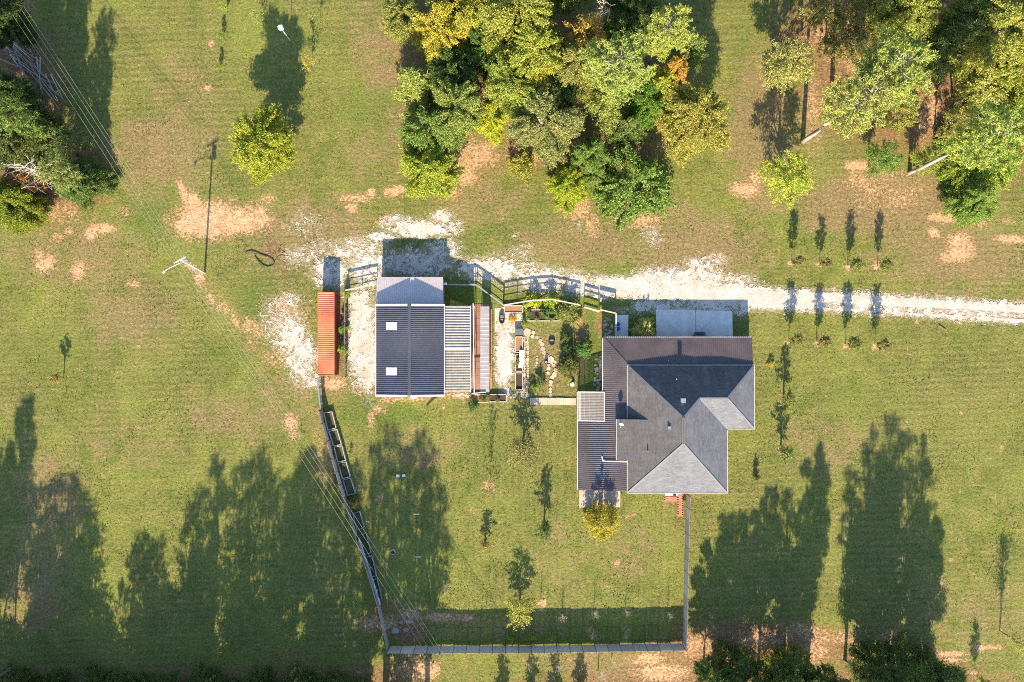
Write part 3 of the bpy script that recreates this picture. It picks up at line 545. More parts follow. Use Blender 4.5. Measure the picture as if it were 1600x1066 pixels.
# east lean-to of clear corrugated sheet in two runs
for i, (pa, pb, zo) in enumerate(((478, 546, .12), (545, 613, 0.0))):
    y0_, y1_ = ky(pb, 3), ky(pa, 3); x0_, x1_ = k4(694.5, 3.3), k4(735, 2.8)
    rb = ribbed(y0_, y1_, lambda u: x1_, lambda u: x0_, lambda u, v, h, zo=zo: (v, u, 3.45 - (v - x0_) / (x1_ - x0_) * .6 + zo + h), .42, .12, .08)
    cs = rb.build('clear_roof_sheet', M['clear'] if i else M['clear_frosted'], ws)
    for j in range(5): MB().beam((x0_ + .2 + j * .9, y0_ + .05, 3.36 - (.2 + j * .9) / 4.05 * .6 + zo), (x0_ + .2 + j * .9, y1_ - .05, 3.36 - (.2 + j * .9) / 4.05 * .6 + zo), .06, .1).build('purlin', M['brown_wood'], cs)
MB().beam((k4(694.5, 3.3), ky(545, 3), 3.62), (k4(733, 2.8), ky(545, 3), 3.02), .3, .05).build('lap_flashing', M['white_trim'], ws)
MB().beam((k4(735, 2.8) + .05, ky(613, 2.8), 2.84), (k4(735, 2.8) + .05, ky(478, 2.8), 2.9), .1, .12).build('lean_to_beam', M['white_trim'], ws)
for py in (480, 512, 546, 580, 611): MB().box((k4(734, 2), ky(py, 1.4), 1.4), (.12, .12, 2.8)).build('lean_to_post', M['white_trim'], ws)
# pergola strip: paved floor, white beam, frosted canopy, orange bench deck
pf = thing('paved_walkway', 'mauve concrete paver walkway between the clear lean-to and the gravel yard', None, W(752, 545)); pf['kind'] = 'structure'
for i in range(4):
    for j in range(12):
        c = W(739.5 + i * 8.3, 481 + j * 11.2); pm = MB().box((0, 0, .03), (.80, 1.09, .06)).mesh('paver', M['paver']) if i + j == 0 else pm
        inst('paver', pm, pf, Vector((c.x, c.y, R.uniform(0, .008))) - pf.location)
cn = thing('canopy', 'narrow frosted panel canopy over the paver walkway', 'canopy', W(758, 545))
x0_, x1_ = k4(750.5, 2.4), k4(764.5, 2.4); y0_, y1_ = ky(613, 2.4), ky(479, 2.4)
ribbed(y0_, y1_, lambda u: x0_, lambda u: x1_, lambda u, v, h: (v, u, 2.45 + (v - x0_) * .04 + h), .6, .05, .015).build('canopy_panel', M['clear_frosted'], cn)
for x_ in (x0_ + .05, x1_ - .05):
    MB().beam((x_, y0_, 2.36), (x_, y1_, 2.36), .07, .1).build('canopy_rail', M['white_trim'], cn)
    for py in (481, 525, 568, 611): MB().box((x_, ky(py, 1.2), 1.16), (.09, .09, 2.32)).build('canopy_post', M['white_trim'], cn)
bn = thing('plank_bench', 'long orange stained plank bench along the gravel yard', 'bench', W(767, 545))
for i in range(7):
    a, c = W(766.3, 483 + i * 17.8, .45), W(766.3, 500 + i * 17.8, .45); MB().beam((a.x, a.y, .45), (c.x, c.y, .45), .5, .05).build('bench_plank', M['orange_wood'], bn)
    MB().box((a.x, a.y - .3, .21), (.4, .1, .42)).build('bench_leg', M['brown_wood'], bn)
wb_ = thing('beam_rail', 'white roof beam on posts above the paver walkway', 'beam', W(740, 545))
MB().beam(W(739.2, 474, 2.6), W(741, 614, 2.6), .1, .14).build('beam_timber', M['white_trim'], wb_)
MB().beam(W(737, 615, 2.6), W(759, 613, 2.6), .1, .14).build('end_timber', M['white_trim'], wb_)
for py in (478, 545, 611): p = W(739.8, py, 2.5); MB().box((p.x, p.y, 1.26), (.1, .1, 2.52)).build('beam_post', M['white_trim'], wb_)

# ------------------------------------------------------------------ red shipping container
ct = thing('shipping_container', 'faded orange red shipping container with ribbed roof west of the workshop', 'shipping container', W(515, 522))
cx0, cx1 = k4(497, 2.6), k4(522, 2.6); cy0, cy1 = ky(587, 2.6), ky(456.5, 2.6)
ribbed(cy0 + .1, cy1 - .1, lambda u: cx0 + .05, lambda u: cx1 - .05, lambda u, v, h: (v, u, 2.56 + h), .3, .07, .035).build('roof_sheet', M['red_metal'], ct)
for s, e in ((1, cx1 - .05), (-1, cx0 + .05)):
    ribbed(cy0 + .1, cy1 - .1, lambda u: .15, lambda u: 2.5, lambda u, v, h, s=s, e=e: (e + s * h - s * .04, u, v), .3, .07, .04).build('side_wall', M['red_dark'] if s > 0 else M['red_metal'], ct)
for x_ in (cx0, cx1):
    for z_ in (.08, 2.53): MB().beam((x_, cy0, z_), (x_, cy1, z_), .1, .16).build('rail', M['red_metal'], ct)
    for y_ in (cy0 + .06, cy1 - .06): MB().box((x_, y_, 1.3), (.14, .14, 2.6)).build('corner_post', M['red_metal'], ct)
for y_ in (cy0 + .05, cy1 - .05):
    MB().beam((cx0, y_, 2.53), (cx1, y_, 2.53), .12, .16).build('end_rail', M['red_metal'], ct)
    for s in (0, 1): xx = cx0 + (cx1 - cx0) * (.26 + .48 * s); dd = MB().box((xx, y_, 1.28), ((cx1 - cx0) * .46, .06, 2.3)).build('end_door', M['red_dark'], ct); MB().tube([(xx, y_ + (.06 if y_ > 0 else -.06), .3), (xx, y_ + (.06 if y_ > 0 else -.06), 2.3)], .025).build('lock_rod', M['galv'], dd)
# ------------------------------------------------------------------ trees
def leaf_mat(name, transl=.38):
    m, t = new_mat(name); oi = nd(t, 'ObjectInfo'); rnd = nd(t, 'NewGeometry').outputs['Random Per Island']
    P = nd(t, 'NewGeometry').outputs['Position']; n1 = noise(t, P, .55, 3, .6)
    r2 = mth(t, 'FRACT', mth(t, 'MULTIPLY', rnd, 17.31))
    hue = mth(t, 'ADD', mth(t, 'MULTIPLY_ADD', rnd, .05, .475), mth(t, 'MULTIPLY', mth(t, 'SUBTRACT', n1, .5), -.10))
    c = nd(t, 'HueSaturation', {'Color': oi.outputs['Color'], 'Hue': hue, 'Saturation': 1.0, 'Value': mth(t, 'MULTIPLY', mth(t, 'MULTIPLY_ADD', r2, .8, .55), mth(t, 'MULTIPLY_ADD', n1, .7, .65)), 'Fac': 1.0}).outputs[0]
    d = nd(t, 'BsdfPrincipled', {'Base Color': c, 'Roughness': .6, 'Specular IOR Level': .25})
    tr = nd(t, 'BsdfTranslucent', {'Color': mixc(t, .5, c, (1.0, .95, .35), 'MULTIPLY')})
    a = nd(t, 'AddShader', {0: d.outputs[0], 1: tr.outputs[0]}) if False else nd(t, 'MixShader', {0: transl, 1: d.outputs[0], 2: tr.outputs[0]})
    o = nd(t, 'OutputMaterial'); t.links.new(a.outputs[0], o.inputs[0]); return m
LEAF = leaf_mat('foliage'); NEEDLE = leaf_mat('pine needles', .15)
BARK = surf('grey brown bark', (.16, .12, .09), (.09, .065, .05), 4, .9, .8, .6, stretch=(1, 1, .3))
PALE = surf('pale grey bark', (.33, .29, .26), (.22, .19, .165), 4, .9, .8, .5, stretch=(1, 1, .3))
DEAD = surf('bleached dead wood', (.52, .47, .42), (.36, .32, .28), 4, .9, .7, .4)

def leaf_quads(C, size, rs, up=.35, aspect=.62):
    """a leaf-sized bent card at every point of C"""
    n = len(C); d = rs.normal(size=(n, 3)); d[:, 2] *= .55; d /= np.linalg.norm(d, axis=1)[:, None] + 1e-9
    nr = rs.normal(size=(n, 3)); nr[:, 2] = np.abs(nr[:, 2]) + up; s = np.cross(nr, d); s /= np.linalg.norm(s, axis=1)[:, None] + 1e-9
    L = size * (.6 + .8 * rs.rand(n))[:, None]; A = s * L * aspect * .5
    return np.stack([C - d * L * .5, C + A, C + d * L * .5, C - A], 1).reshape(-1, 3)
def cloud(clumps, rad, per, size, rs, flat=.7, up=.35, aspect=.62):
    k = len(clumps); n = k * per; u = rs.normal(size=(n, 3)); u /= np.linalg.norm(u, axis=1)[:, None]
    r = np.repeat(rad, per) * rs.rand(n) ** .5; off = u * r[:, None]; off[:, 2] *= flat
    ax_ = clumps * np.array([1, 1, 0]) + rs.normal(size=clumps.shape) * .35 * np.array([1, 1, .25]); ax_ /= np.linalg.norm(ax_, axis=1)[:, None] + 1e-6; ax_ = np.repeat(ax_, per, 0)
    al = (off * ax_).sum(1)[:, None]; off = (off - al * ax_) * .62 + al * ax_ * 1.75
    return leaf_quads(np.repeat(clumps, per, 0) + off, size, rs, up, aspect)
def tufts(clumps, rad, per, rs, width=.042):
    """needle sprays radiating from each twig end"""
    k = len(clumps); n = k * per; d = rs.normal(size=(n, 3)); d[:, 2] = d[:, 2] * .8 + .35; d /= np.linalg.norm(d, axis=1)[:, None]
    C = np.repeat(clumps, per, 0) + rs.normal(size=(n, 3)) * .08; L = (np.repeat(rad, per) * (.65 + .5 * rs.rand(n)))[:, None]
    s = np.cross(d, rs.normal(size=(n, 3))); s /= np.linalg.norm(s, axis=1)[:, None]; A = s * width
    return np.stack([C, C + d * L * .55 + A, C + d * L, C + d * L * .55 - A], 1).reshape(-1, 3)
def crown_mesh(name, V, m): 
    me = np_mesh(name, V, np.arange(len(V)).reshape(-1, 4), 4); me.materials.append(m); return me
def limb(b, p0, p1, r0, r1, rs, k=6, sag=.06, segs=4):
    p0, p1 = Vector(p0), Vector(p1); L = (p1 - p0).length; pts = []
    for i in range(segs + 1):
        f = i / segs; w_ = Vector(rs.normal(size=3)) * (L * sag * math.sin(math.pi * f)); pts.append(p0.lerp(p1, f) + w_)
    b.tube(pts, [r0 + (r1 - r0) * i / segs for i in range(segs + 1)], k); return pts
PROTO = {}
def broad(name, h, r, base, seed, lobes=9, per=42, size=.34, clump=.85, dens=1.0, bark=BARK, flat=.75, droop=0.0):
    rs = np.random.RandomState(seed); b = MB(); cz = (h + base) / 2; hz = (h - base) / 2
    top = Vector((rs.normal() * .2, rs.normal() * .2, h * .82)); r0 = .028 * h + .03
    limb(b, (0, 0, -.1), top, r0, r0 * .18, rs, 8, .02, 6)
    C = []
    for i in range(lobes):
        a = 2 * math.pi * (i * .382 + rs.rand() * .12); f = (i + .5) / lobes; zl = base + (h - base) * (.12 + .8 * f)
        t = (zl - cz) / hz; rr = r * math.sqrt(max(.06, 1 - t * t * .92)) * (.46 + .38 * rs.rand()); lr = r * (.50 - .16 * f) * (.62 + .6 * rs.rand())
        lc = np.array([math.cos(a) * rr, math.sin(a) * rr, zl])
        limb(b, (0, 0, max(base * .7, zl * .55)), lc, r0 * .42, r0 * .08, rs, 5, .05, 4)
        k = int(26 * dens * (lr / 1.6) ** 1.7) + 5; u = rs.normal(size=(k, 3)); u /= np.linalg.norm(u, axis=1)[:, None]
        q = lc + u * (lr * (.62 + .42 * rs.rand(k) ** .6))[:, None] * np.array([1, 1, .72]); q[:, 2] -= droop * np.hypot(q[:, 0], q[:, 1]) ** 2 / r; C.append(q)
    k = int(30 * dens); u = rs.normal(size=(k, 3)); u /= np.linalg.norm(u, axis=1)[:, None]
    C.append(np.array([0, 0, cz + hz * .1]) + u * np.array([r * .6, r * .6, hz * .8])); C = np.concatenate(C); C[:, 2] = np.clip(C[:, 2], max(.3, base * .8), h)
    V = cloud(C, clump * (.55 + .7 * rs.rand(len(C))), per, size, rs, flat)
    PROTO[name] = (b.mesh('trunk', bark, smooth=True), crown_mesh('crown', V, LEAF), h, r, base)
def pine(name, h, r, base, seed, whorls=11, per=26, nt=20, rad=.46, bark=BARK, top=.35):
    rs = np.random.RandomState(seed); b = MB(); r0 = .0165 * h + .03; lx, ly = rs.normal() * .3, rs.normal() * .3
    limb(b, (0, 0, -.1), (lx, ly, h * .97), r0, .04, rs, 9, .006, 8); C = []
    for i in range(whorls):
        f = i / (whorls - 1); z = base + (h - base) * f; rr = r * (math.sin(math.pi * (.16 + .74 * (1 - f) ** .8)) * .9 + .1) if top else r * (1.02 - f); nb_ = 5 + int(rs.rand() * 3)
        for j in range(nb_):
            a = 2 * math.pi * (j / nb_ + rs.rand() * .13 + i * .31); L = rr * (.6 + .5 * rs.rand()); e = Vector((lx * f + math.cos(a) * L, ly * f + math.sin(a) * L, z + L * (.05 + .3 * f)))
            pts = limb(b, (lx * f, ly * f, z - .2), e, .05 + .008 * L, .02, rs, 4, .05, 3)
            k = max(4, int(nt * L / r)); q = np.array([pts[1].lerp(pts[-1], s_) for s_ in rs.rand(k) ** .6]); q += rs.normal(size=(k, 3)) * np.array([.42, .42, .26]) * (.4 + .13 * L); C.append(q)
    C = np.concatenate(C); V = tufts(C, rad * (.7 + .6 * rs.rand(len(C))), per, rs)
    PROTO[name] = (b.mesh('trunk', bark, smooth=True), crown_mesh('crown', V, NEEDLE), h, r, base)
def sapling(name, h, r, base, seed, stems=1, clumps=40, per=12, size=.13, bark=BARK, crad=.28):
    rs = np.random.RandomState(seed); b = MB(); C = []
    for s_ in range(stems):
        ox, oy = (rs.normal(size=2) * .06 if stems > 1 else (0, 0)); limb(b, (ox, oy, -.05), (ox * 3, oy * 3, h * .96), .03 + .006 * h, .01, rs, 5, .015, 5)
    for i in range(int(clumps * .8)):
        f = rs.rand(); z = base + (h - base) * f * .95; rr = r * (.35 + .65 * math.sin(math.pi * min(1, .18 + .8 * f))) * (.45 + .6 * rs.rand()); a = rs.rand() * 6.283
        e = (math.cos(a) * rr, math.sin(a) * rr, z + rr * .9); limb(b, (0, 0, z - .1 * rr), e, .013, .005, rs, 3, .04, 2); C.append(e); C.append((e[0] * .6, e[1] * .6, z + rr * .5))
    C = np.array(C); V = cloud(C, crad * (.5 + .8 * rs.rand(len(C))), per, size, rs, .9) if per else None
    PROTO[name] = (b.mesh('trunk', bark), crown_mesh('crown', V, LEAF) if per else None, h, r, base)
def bush(name, h, r, seed, clumps=90, per=40, size=.26, clump=.5, lump=.3):
    rs = np.random.RandomState(seed); b = MB(); u = rs.normal(size=(clumps, 3)); u[:, 2] = np.abs(u[:, 2]); u /= np.linalg.norm(u, axis=1)[:, None]
    ph = rs.rand(3) * 6; an = np.arctan2(u[:, 1], u[:, 0]); wob = 1 + lump * (np.sin(3 * an + ph[0]) * .5 + np.sin(5 * an + ph[1]) * .35)
    q = u * (r * wob * (.55 + .45 * rs.rand(clumps) ** .5))[:, None]; q[:, 2] *= h / r; q[:, 2] += .15
    for i in range(0, clumps, max(1, clumps // 14)): limb(b, (0, 0, -.05), q[i], .05, .012, rs, 4, .05, 3)
    V = cloud(q, clump * (.6 + .7 * rs.rand(clumps)), per, size, rs, .8)
    PROTO[name] = (b.mesh('stems', BARK), crown_mesh('foliage', V, LEAF), h, r, 0)
def bare(name, h, r, seed, n=26, bark=DEAD, r0=.16):
    rs = np.random.RandomState(seed); b = MB(); pts = limb(b, (0, 0, -.1), (rs.normal() * .4, rs.normal() * .4, h), r0, .02, rs, 6, .03, 8)
    for i in range(n):
        f = .25 + .72 * rs.rand(); p = Vector(pts[int(f * 8)]).lerp(pts[min(8, int(f * 8) + 1)], f * 8 % 1); a = rs.rand() * 6.283; L = r * (1.1 - .6 * f) * (.5 + .7 * rs.rand())
        e = p + Vector((math.cos(a) * L, math.sin(a) * L, L * (.5 + .5 * rs.rand()))); sp = limb(b, p, e, .05, .015, rs, 4, .07, 3)
        for k in range(3): e2 = sp[1 + k] + Vector((rs.normal(), rs.normal(), abs(rs.normal()))) * L * .28; limb(b, sp[1 + k], e2, .022, .008, rs, 3, .05, 2)
    PROTO[name] = (b.mesh('trunk', bark), None, h, r, 0)
for i in range(3): broad('big%d' % i, 15, 5.0, 4.5 - i * .5, 21 + i, 13, 105, .21, .72, 1.5, PALE if i == 1 else BARK)
for i in range(4): broad('mid%d' % i, 10, 4.0, 2.2, 31 + i, 11, 104, .185, .62, 1.6, PALE if i % 2 else BARK)
for i in range(2): broad('low%d' % i, 7, 4.2, .8, 41 + i, 12, 104, .18, .58, 1.7, BARK, .75, .35)
for i in range(2): broad('thin%d' % i, 9, 3.4, 2.5, 51 + i, 9, 46, .2, .62, 1.0)
for i in range(3): broad('tall%d' % i, 18, 4.6, 6.5, 61 + i, 14, 70, .28, .8, 1.3)
for i in range(3): broad('spire%d' % i, 18, 2.9, 2.2, 65 + i, 17, 32, .26, .75, .9)
for i in range(3): pine('pine%d' % i, 22, 4.6, 11.5, 71 + i, bark=PALE)
for i in range(3): pine('slim%d' % i, 18, 3.3, 6.0, 81 + i, 14, 22, 14, .5)
pine('soft0', 12, 3.6, 2.5, 91, 13, 26, 18, .5, BARK, 0); pine('soft1', 10, 3.4, 1.5, 92, 12, 26, 18, .5, BARK, 0)
for i in range(3): sapling('pole%d' % i, 3.7, .86, .95, 101 + i, 1 + (i == 2), 60, 30, .14)
for i in range(2): sapling('sparse%d' % i, 4.5, 1.5, 1.3, 111 + i, 1, 46, 15, .14, BARK, .33)
sapling('twig0', 3.0, 1.1, .6, 121, 2, 30, 2, .10, DEAD, .2); sapling('whip0', 6.5, 1.8, 2.0, 122, 3, 120, 14, .15, BARK, .34)
broad('lolly0', 2.9, .95, 1.5, 125, 7, 34, .12, .22, .9); broad('young0', 4.2, 1.7, 1.0, 126, 9, 30, .15, .35, .9); broad('young1', 4.5, 1.1, 1.0, 127, 9, 30, .14, .3, .9)
bush('bush0', 2.2, 1.6, 131, 120, 46, .16, .36); bush('bush1', 1.2, .9, 132, 60, 40, .12, .26); bush('bush2', 4.5, 4.2, 133, 330, 70, .21, .55, .35); bush('ball0', 3.6, 2.7, 134, 220, 60, .16, .42, .12); bush('cone0', 2.0, .55, 135, 50, 30, .16, .25, .05)
bare('bare0', 14, 3.4, 141); bare('bare1', 9, 3.0, 142, 34)

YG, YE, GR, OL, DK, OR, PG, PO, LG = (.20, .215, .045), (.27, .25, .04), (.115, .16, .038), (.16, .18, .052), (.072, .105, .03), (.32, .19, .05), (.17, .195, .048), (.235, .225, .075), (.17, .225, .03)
def plant(name, label, kind, cx, cy, r=None, h=None, col=GR, cat='tree', group=None, at_base=False, rz=None, lean=0):
    """(cx, cy): crown centre in image pixels, r crown radius in image pixels; at_base: (cx, cy) is the foot"""
    tr, cr, ph, pr, pb = PROTO[kind]; h = h or ph; sz = h / ph; sr = (r / 10 * (1 - .6 * h / H) / pr) if r else sz
    p = W(cx, cy) if at_base else W(cx, cy, (pb + (ph - pb) * .6) / ph * h)
    t = thing(name, label, cat, (p.x, p.y, 0), group); t.rotation_euler = (0, lean, R.uniform(0, 6.28) if rz is None else rz); t.scale = (sr, sr, sz)
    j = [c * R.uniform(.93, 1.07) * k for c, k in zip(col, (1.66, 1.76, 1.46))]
    inst('stems' if tr.name.startswith('stems') else 'trunk', tr, t)
    if cr: inst('foliage' if cr.name.startswith('foliage') else 'crown', cr, t, color=(*j, 1))
    return t
# --- the grove north of the drive
G = 'grove north of the drive'
for a in [
 ('broadleaf_tree', 'olive green tree at the north-west tip of the grove', 'mid0', 632, 28, 32, 9, OL), ('broadleaf_tree', 'golden yellow maple behind the olive tree in the north-west of the grove', 'mid1', 690, 45, 42, 12, YE),
 ('broadleaf_tree', 'second golden maple, just east of the first, at the top edge', 'mid2', 733, 22, 36, 13, (.24, .235, .04)), ('broadleaf_tree', 'largest yellow green tree with a pale forked trunk in the middle of the grove', 'big1', 815, 28, 56, 17, YG),
 ('broadleaf_tree', 'yellow green tree just below the largest pale-trunked one', 'big0', 838, 85, 46, 16, YG), ('pine_tree', 'pale green tufted pine at the west edge of the grove', 'soft1', 648, 130, 44, 11, PG),
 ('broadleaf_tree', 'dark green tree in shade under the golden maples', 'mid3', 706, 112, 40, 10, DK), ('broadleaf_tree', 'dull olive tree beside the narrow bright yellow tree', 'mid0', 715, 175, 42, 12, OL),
 ('broadleaf_tree', 'dark green tree on the grove edge above the drooping lime tree', 'mid2', 672, 205, 38, 9.5, GR), ('broadleaf_tree', 'narrow bright yellow tree between two olive crowns', 'mid1', 768, 186, 24, 10, (.24, .25, .025)),
 ('broadleaf_tree', 'tall olive tree with gaps of black shade on its west side', 'big2', 800, 138, 44, 14, (.19, .19, .045)), ('broadleaf_tree', 'wide grey olive tree with spreading pale branches at the south of the grove', 'big1', 848, 190, 50, 13, (.17, .18, .065)),
 ('broadleaf_tree', 'rust tinged thin tree around the bare white snag', 'thin0', 912, 60, 34, 14, (.28, .19, .05)), ('broadleaf_tree', 'mottled olive tree below the bare white snag', 'big2', 902, 105, 40, 14, (.19, .19, .06)),
 ('pine_tree', 'broad pale green pine with tufted crown in the east of the grove', 'pine0', 966, 108, 50, 18, PG), ('pine_tree', 'round tufted pine at the top right of the grove', 'pine1', 1040, 50, 38, 18, PG),
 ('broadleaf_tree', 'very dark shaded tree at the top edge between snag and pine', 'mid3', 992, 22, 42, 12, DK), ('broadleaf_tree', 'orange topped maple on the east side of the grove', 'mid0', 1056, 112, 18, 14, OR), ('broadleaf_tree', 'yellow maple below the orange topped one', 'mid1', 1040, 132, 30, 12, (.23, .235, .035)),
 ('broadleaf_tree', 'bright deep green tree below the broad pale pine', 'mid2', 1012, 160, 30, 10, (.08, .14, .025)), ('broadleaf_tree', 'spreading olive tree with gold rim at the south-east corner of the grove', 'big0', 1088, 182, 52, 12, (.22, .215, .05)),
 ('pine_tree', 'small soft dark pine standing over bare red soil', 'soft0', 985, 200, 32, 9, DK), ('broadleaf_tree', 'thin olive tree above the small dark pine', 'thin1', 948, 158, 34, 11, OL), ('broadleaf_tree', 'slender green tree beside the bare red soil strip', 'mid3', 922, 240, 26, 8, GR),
 ('broadleaf_tree', 'drooping lime green tree at the south-west foot of the grove', 'low0', 664, 262, 44, 8, (.20, .24, .035)), ('shrub', 'small olive shrub alone on the worn soil south of the grove', 'bush0', 815, 258, 20, 3.2, (.19, .19, .04)),
 ('broadleaf_tree', 'glowing lime yellow low tree beside the big green bush', 'low1', 888, 288, 31, 6, (.20, .225, .028)), ('shrub', 'very large rounded green bush at the southern point of the grove', 'bush2', 990, 288, 58, 6, (.115, .165, .04)),
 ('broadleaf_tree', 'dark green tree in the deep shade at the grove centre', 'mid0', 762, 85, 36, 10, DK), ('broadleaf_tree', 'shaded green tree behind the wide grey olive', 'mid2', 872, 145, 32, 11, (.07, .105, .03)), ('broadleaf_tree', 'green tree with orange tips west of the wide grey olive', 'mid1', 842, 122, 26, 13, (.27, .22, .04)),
 ('broadleaf_tree', 'shaded tree at the grove top between the golden and the largest tree', 'mid3', 768, 20, 36, 13, OL), ('broadleaf_tree', 'small olive tree at the east rim of the grove', 'thin0', 1075, 80, 28, 10, OL), ('broadleaf_tree', 'low green tree between lime tree and big bush', 'mid0', 925, 275, 20, 5.5, (.12, .16, .04))]: plant(*a, group=G)
plant('dead_tree', 'bare white snag sticking up from the grove', 'bare0', 932, 35, 26, 17, GR, group=G)
# --- the wood at the north-east
G = 'north-east wood'
for a in [
 ('pine_tree', 'tall pine whose thick pale trunk leans out beside the lime tree', 'pine2', 1340, 162, 52, 21, PG), ('pine_tree', 'tall pine with the roundest tufted crown beside the dark soft pine', 'pine0', 1392, 108, 56, 21, PG), ('pine_tree', 'tall pine whose long white trunk crosses the brown clearing', 'pine1', 1545, 218, 50, 22, (.18, .21, .05)),
 ('broadleaf_tree', 'pale olive tree alone at the west edge of the north-east wood', 'thin0', 1232, 98, 40, 9, PO), ('broadleaf_tree', 'lime green tree with a white trunk standing below the pale olive one', 'thin1', 1240, 276, 38, 8, (.26, .27, .05)), ('broadleaf_tree', 'olive tree at the top edge beside the dark soft pine', 'mid0', 1422, 25, 42, 13, (.19, .19, .045)),
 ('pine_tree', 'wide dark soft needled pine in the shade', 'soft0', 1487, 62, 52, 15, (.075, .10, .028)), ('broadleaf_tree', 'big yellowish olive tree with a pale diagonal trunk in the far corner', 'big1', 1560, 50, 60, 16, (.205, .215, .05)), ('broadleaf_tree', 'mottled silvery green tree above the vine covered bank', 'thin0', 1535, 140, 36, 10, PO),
 ('broadleaf_tree', 'olive brown tree beside the sandy trail', 'thin1', 1502, 186, 24, 9, (.19, .175, .055)), ('broadleaf_tree', 'bright green tree at the picture edge above the vines', 'mid2', 1580, 190, 40, 9, (.15, .21, .04)), ('broadleaf_tree', 'thin brown green tree over the needle covered slope', 'thin1', 1325, 55, 42, 10, (.16, .15, .05)),
 ('broadleaf_tree', 'sparse green tree with a slanting white stem in the clearing', 'thin0', 1385, 246, 26, 7, GR), ('broadleaf_tree', 'small olive tree touching the tall pine crown', 'thin1', 1412, 182, 24, 8, (.19, .185, .05)), ('broadleaf_tree', 'green tree with thin white stem beside the orange dirt', 'low0', 1528, 310, 34, 5.5, (.14, .19, .045)),
 ('broadleaf_tree', 'yellow olive tree at the very edge below the corner tree', 'mid1', 1598, 110, 40, 13, (.2, .21, .045)), ('broadleaf_tree', 'tall olive tree at the top edge over the brown slope', 'thin0', 1362, 6, 34, 12, OL), ('broadleaf_tree', 'dull tree at the top edge next to the long trunk shadow', 'thin1', 1292, 8, 30, 12, (.15, .15, .05)),
 ('pine_tree', 'slender pine between the dark soft pine and the corner tree', 'slim0', 1530, 18, 30, 14, (.13, .16, .05)), ('broadleaf_tree', 'young olive tree at the foot of the long white trunk', 'thin1', 1450, 250, 22, 5, (.2, .2, .05)), ('broadleaf_tree', 'dark tree in the corner under the yellowish crown', 'mid3', 1595, 10, 36, 11, OL)]: plant(*a, group=G)
for x_, y_, r_, h_, l_ in ((1515, 225, 40, 4, 'lime green vine thicket along the sandy trail'), (1560, 245, 42, 4.5, 'dense green vine thicket at the picture edge'), (1500, 265, 30, 3.4, 'vine thicket hiding the long white trunk'), (1575, 150, 30, 4, 'dark vine thicket under the silvery tree')): plant('vine_thicket', l_, 'bush2', x_, y_, r_, h_, (.17, .22, .04), 'thicket', 'vine thickets on the bank')
# --- the wood at the west edge
G = 'western tree belt'
for a in [q[:7] + (tuple(v * .78 for v in q[7]),) for q in [
 ('broadleaf_tree', 'dark green tree beside the brush pile', 'big0', 0, 150, 38, 12, DK), ('broadleaf_tree', 'darkest tree in the north-west corner', 'mid2', -6, 22, 36, 12, (.05, .075, .025)), ('broadleaf_tree', 'dark tree with a few yellow leaves below the brush pile', 'mid0', 46, 192, 36, 10, (.075, .095, .028)), ('broadleaf_tree', 'green tree at the west picture edge above the bleached dead tree', 'mid1', 12, 212, 46, 10, (.10, .12, .04)),
 ('broadleaf_tree', 'green tree with orange leaves at the tip of the western belt', 'low1', 118, 282, 38, 6, (.11, .145, .04)), ('broadleaf_tree', 'bushy green tree above the tip tree of the western belt', 'thin1', 85, 225, 36, 8, (.12, .145, .05)), ('broadleaf_tree', 'low lime yellow tree at the west picture edge', 'low0', 18, 315, 40, 6, (.18, .2, .03)),
 ('broadleaf_tree', 'russet brown small tree between lime tree and bleached branches', 'thin0', 36, 282, 22, 5, (.26, .13, .05)), ('pine_tree', 'tall thin pine rising from the belt, its trunk shadow crossing the grass', 'slim1', 16, 180, 26, 19, GR)]]: plant(*a, group=G)
plant('pine_tree', 'slender pine at the inner edge of the western belt', 'slim2', 152, 292, 22, 12, (.14, .17, .05), group=G, at_base=True)
plant('dead_tree', 'bleached bare tree with pale branches in the western belt', 'bare1', 55, 268, 36, 9, GR, group=G)
# --- lone trees
plant('broadleaf_tree', 'lone lime yellow tree on the lawn casting a wide shadow', 'mid2', 405, 222, 47, 10, (.205, .22, .03))
plant('ornamental_tree', 'round golden leaved tree below the south patio', 'ball0', 943, 818, 27, 5.8, (.265, .215, .045))
YS = 'young trees planted in rows east of the house'
for i, (x_, y_, h_) in enumerate(((1237, 411, 3.6), (1280, 413, 3.3), (1326, 415, 3.8), (1371, 416, 3.7))): plant('young_tree', '%s columnar sapling from the grove side in the row north of the gravel drive' % ('first', 'second', 'third', 'fourth')[i], 'pole%d' % (i % 3), x_, y_, None, h_, (.13, .125, .045), group=YS, at_base=True)
for i, (x_, y_, h_) in enumerate(((1232, 531, 4.0), (1277, 534, 4.0), (1321, 537, 4.2), (1367, 539, 4.1))): plant('young_tree', '%s columnar sapling from the house in the row south of the gravel drive' % ('first', 'second', 'third', 'fourth')[i], 'pole%d' % ((i + 1) % 3), x_, y_, None, h_, (.13, .125, .045), group=YS, at_base=True)
plant('young_tree', 'dense twin stemmed sapling east of the house wing', 'young1', 1224, 622, 12, 3.9, (.13, .14, .04), group=YS, at_base=True)
plant('young_tree', 'dense sapling south-east of the house wing where the long tree shadow begins', 'young1', 1219, 705, 13, 3.9, (.14, .15, .04), group=YS, at_base=True)
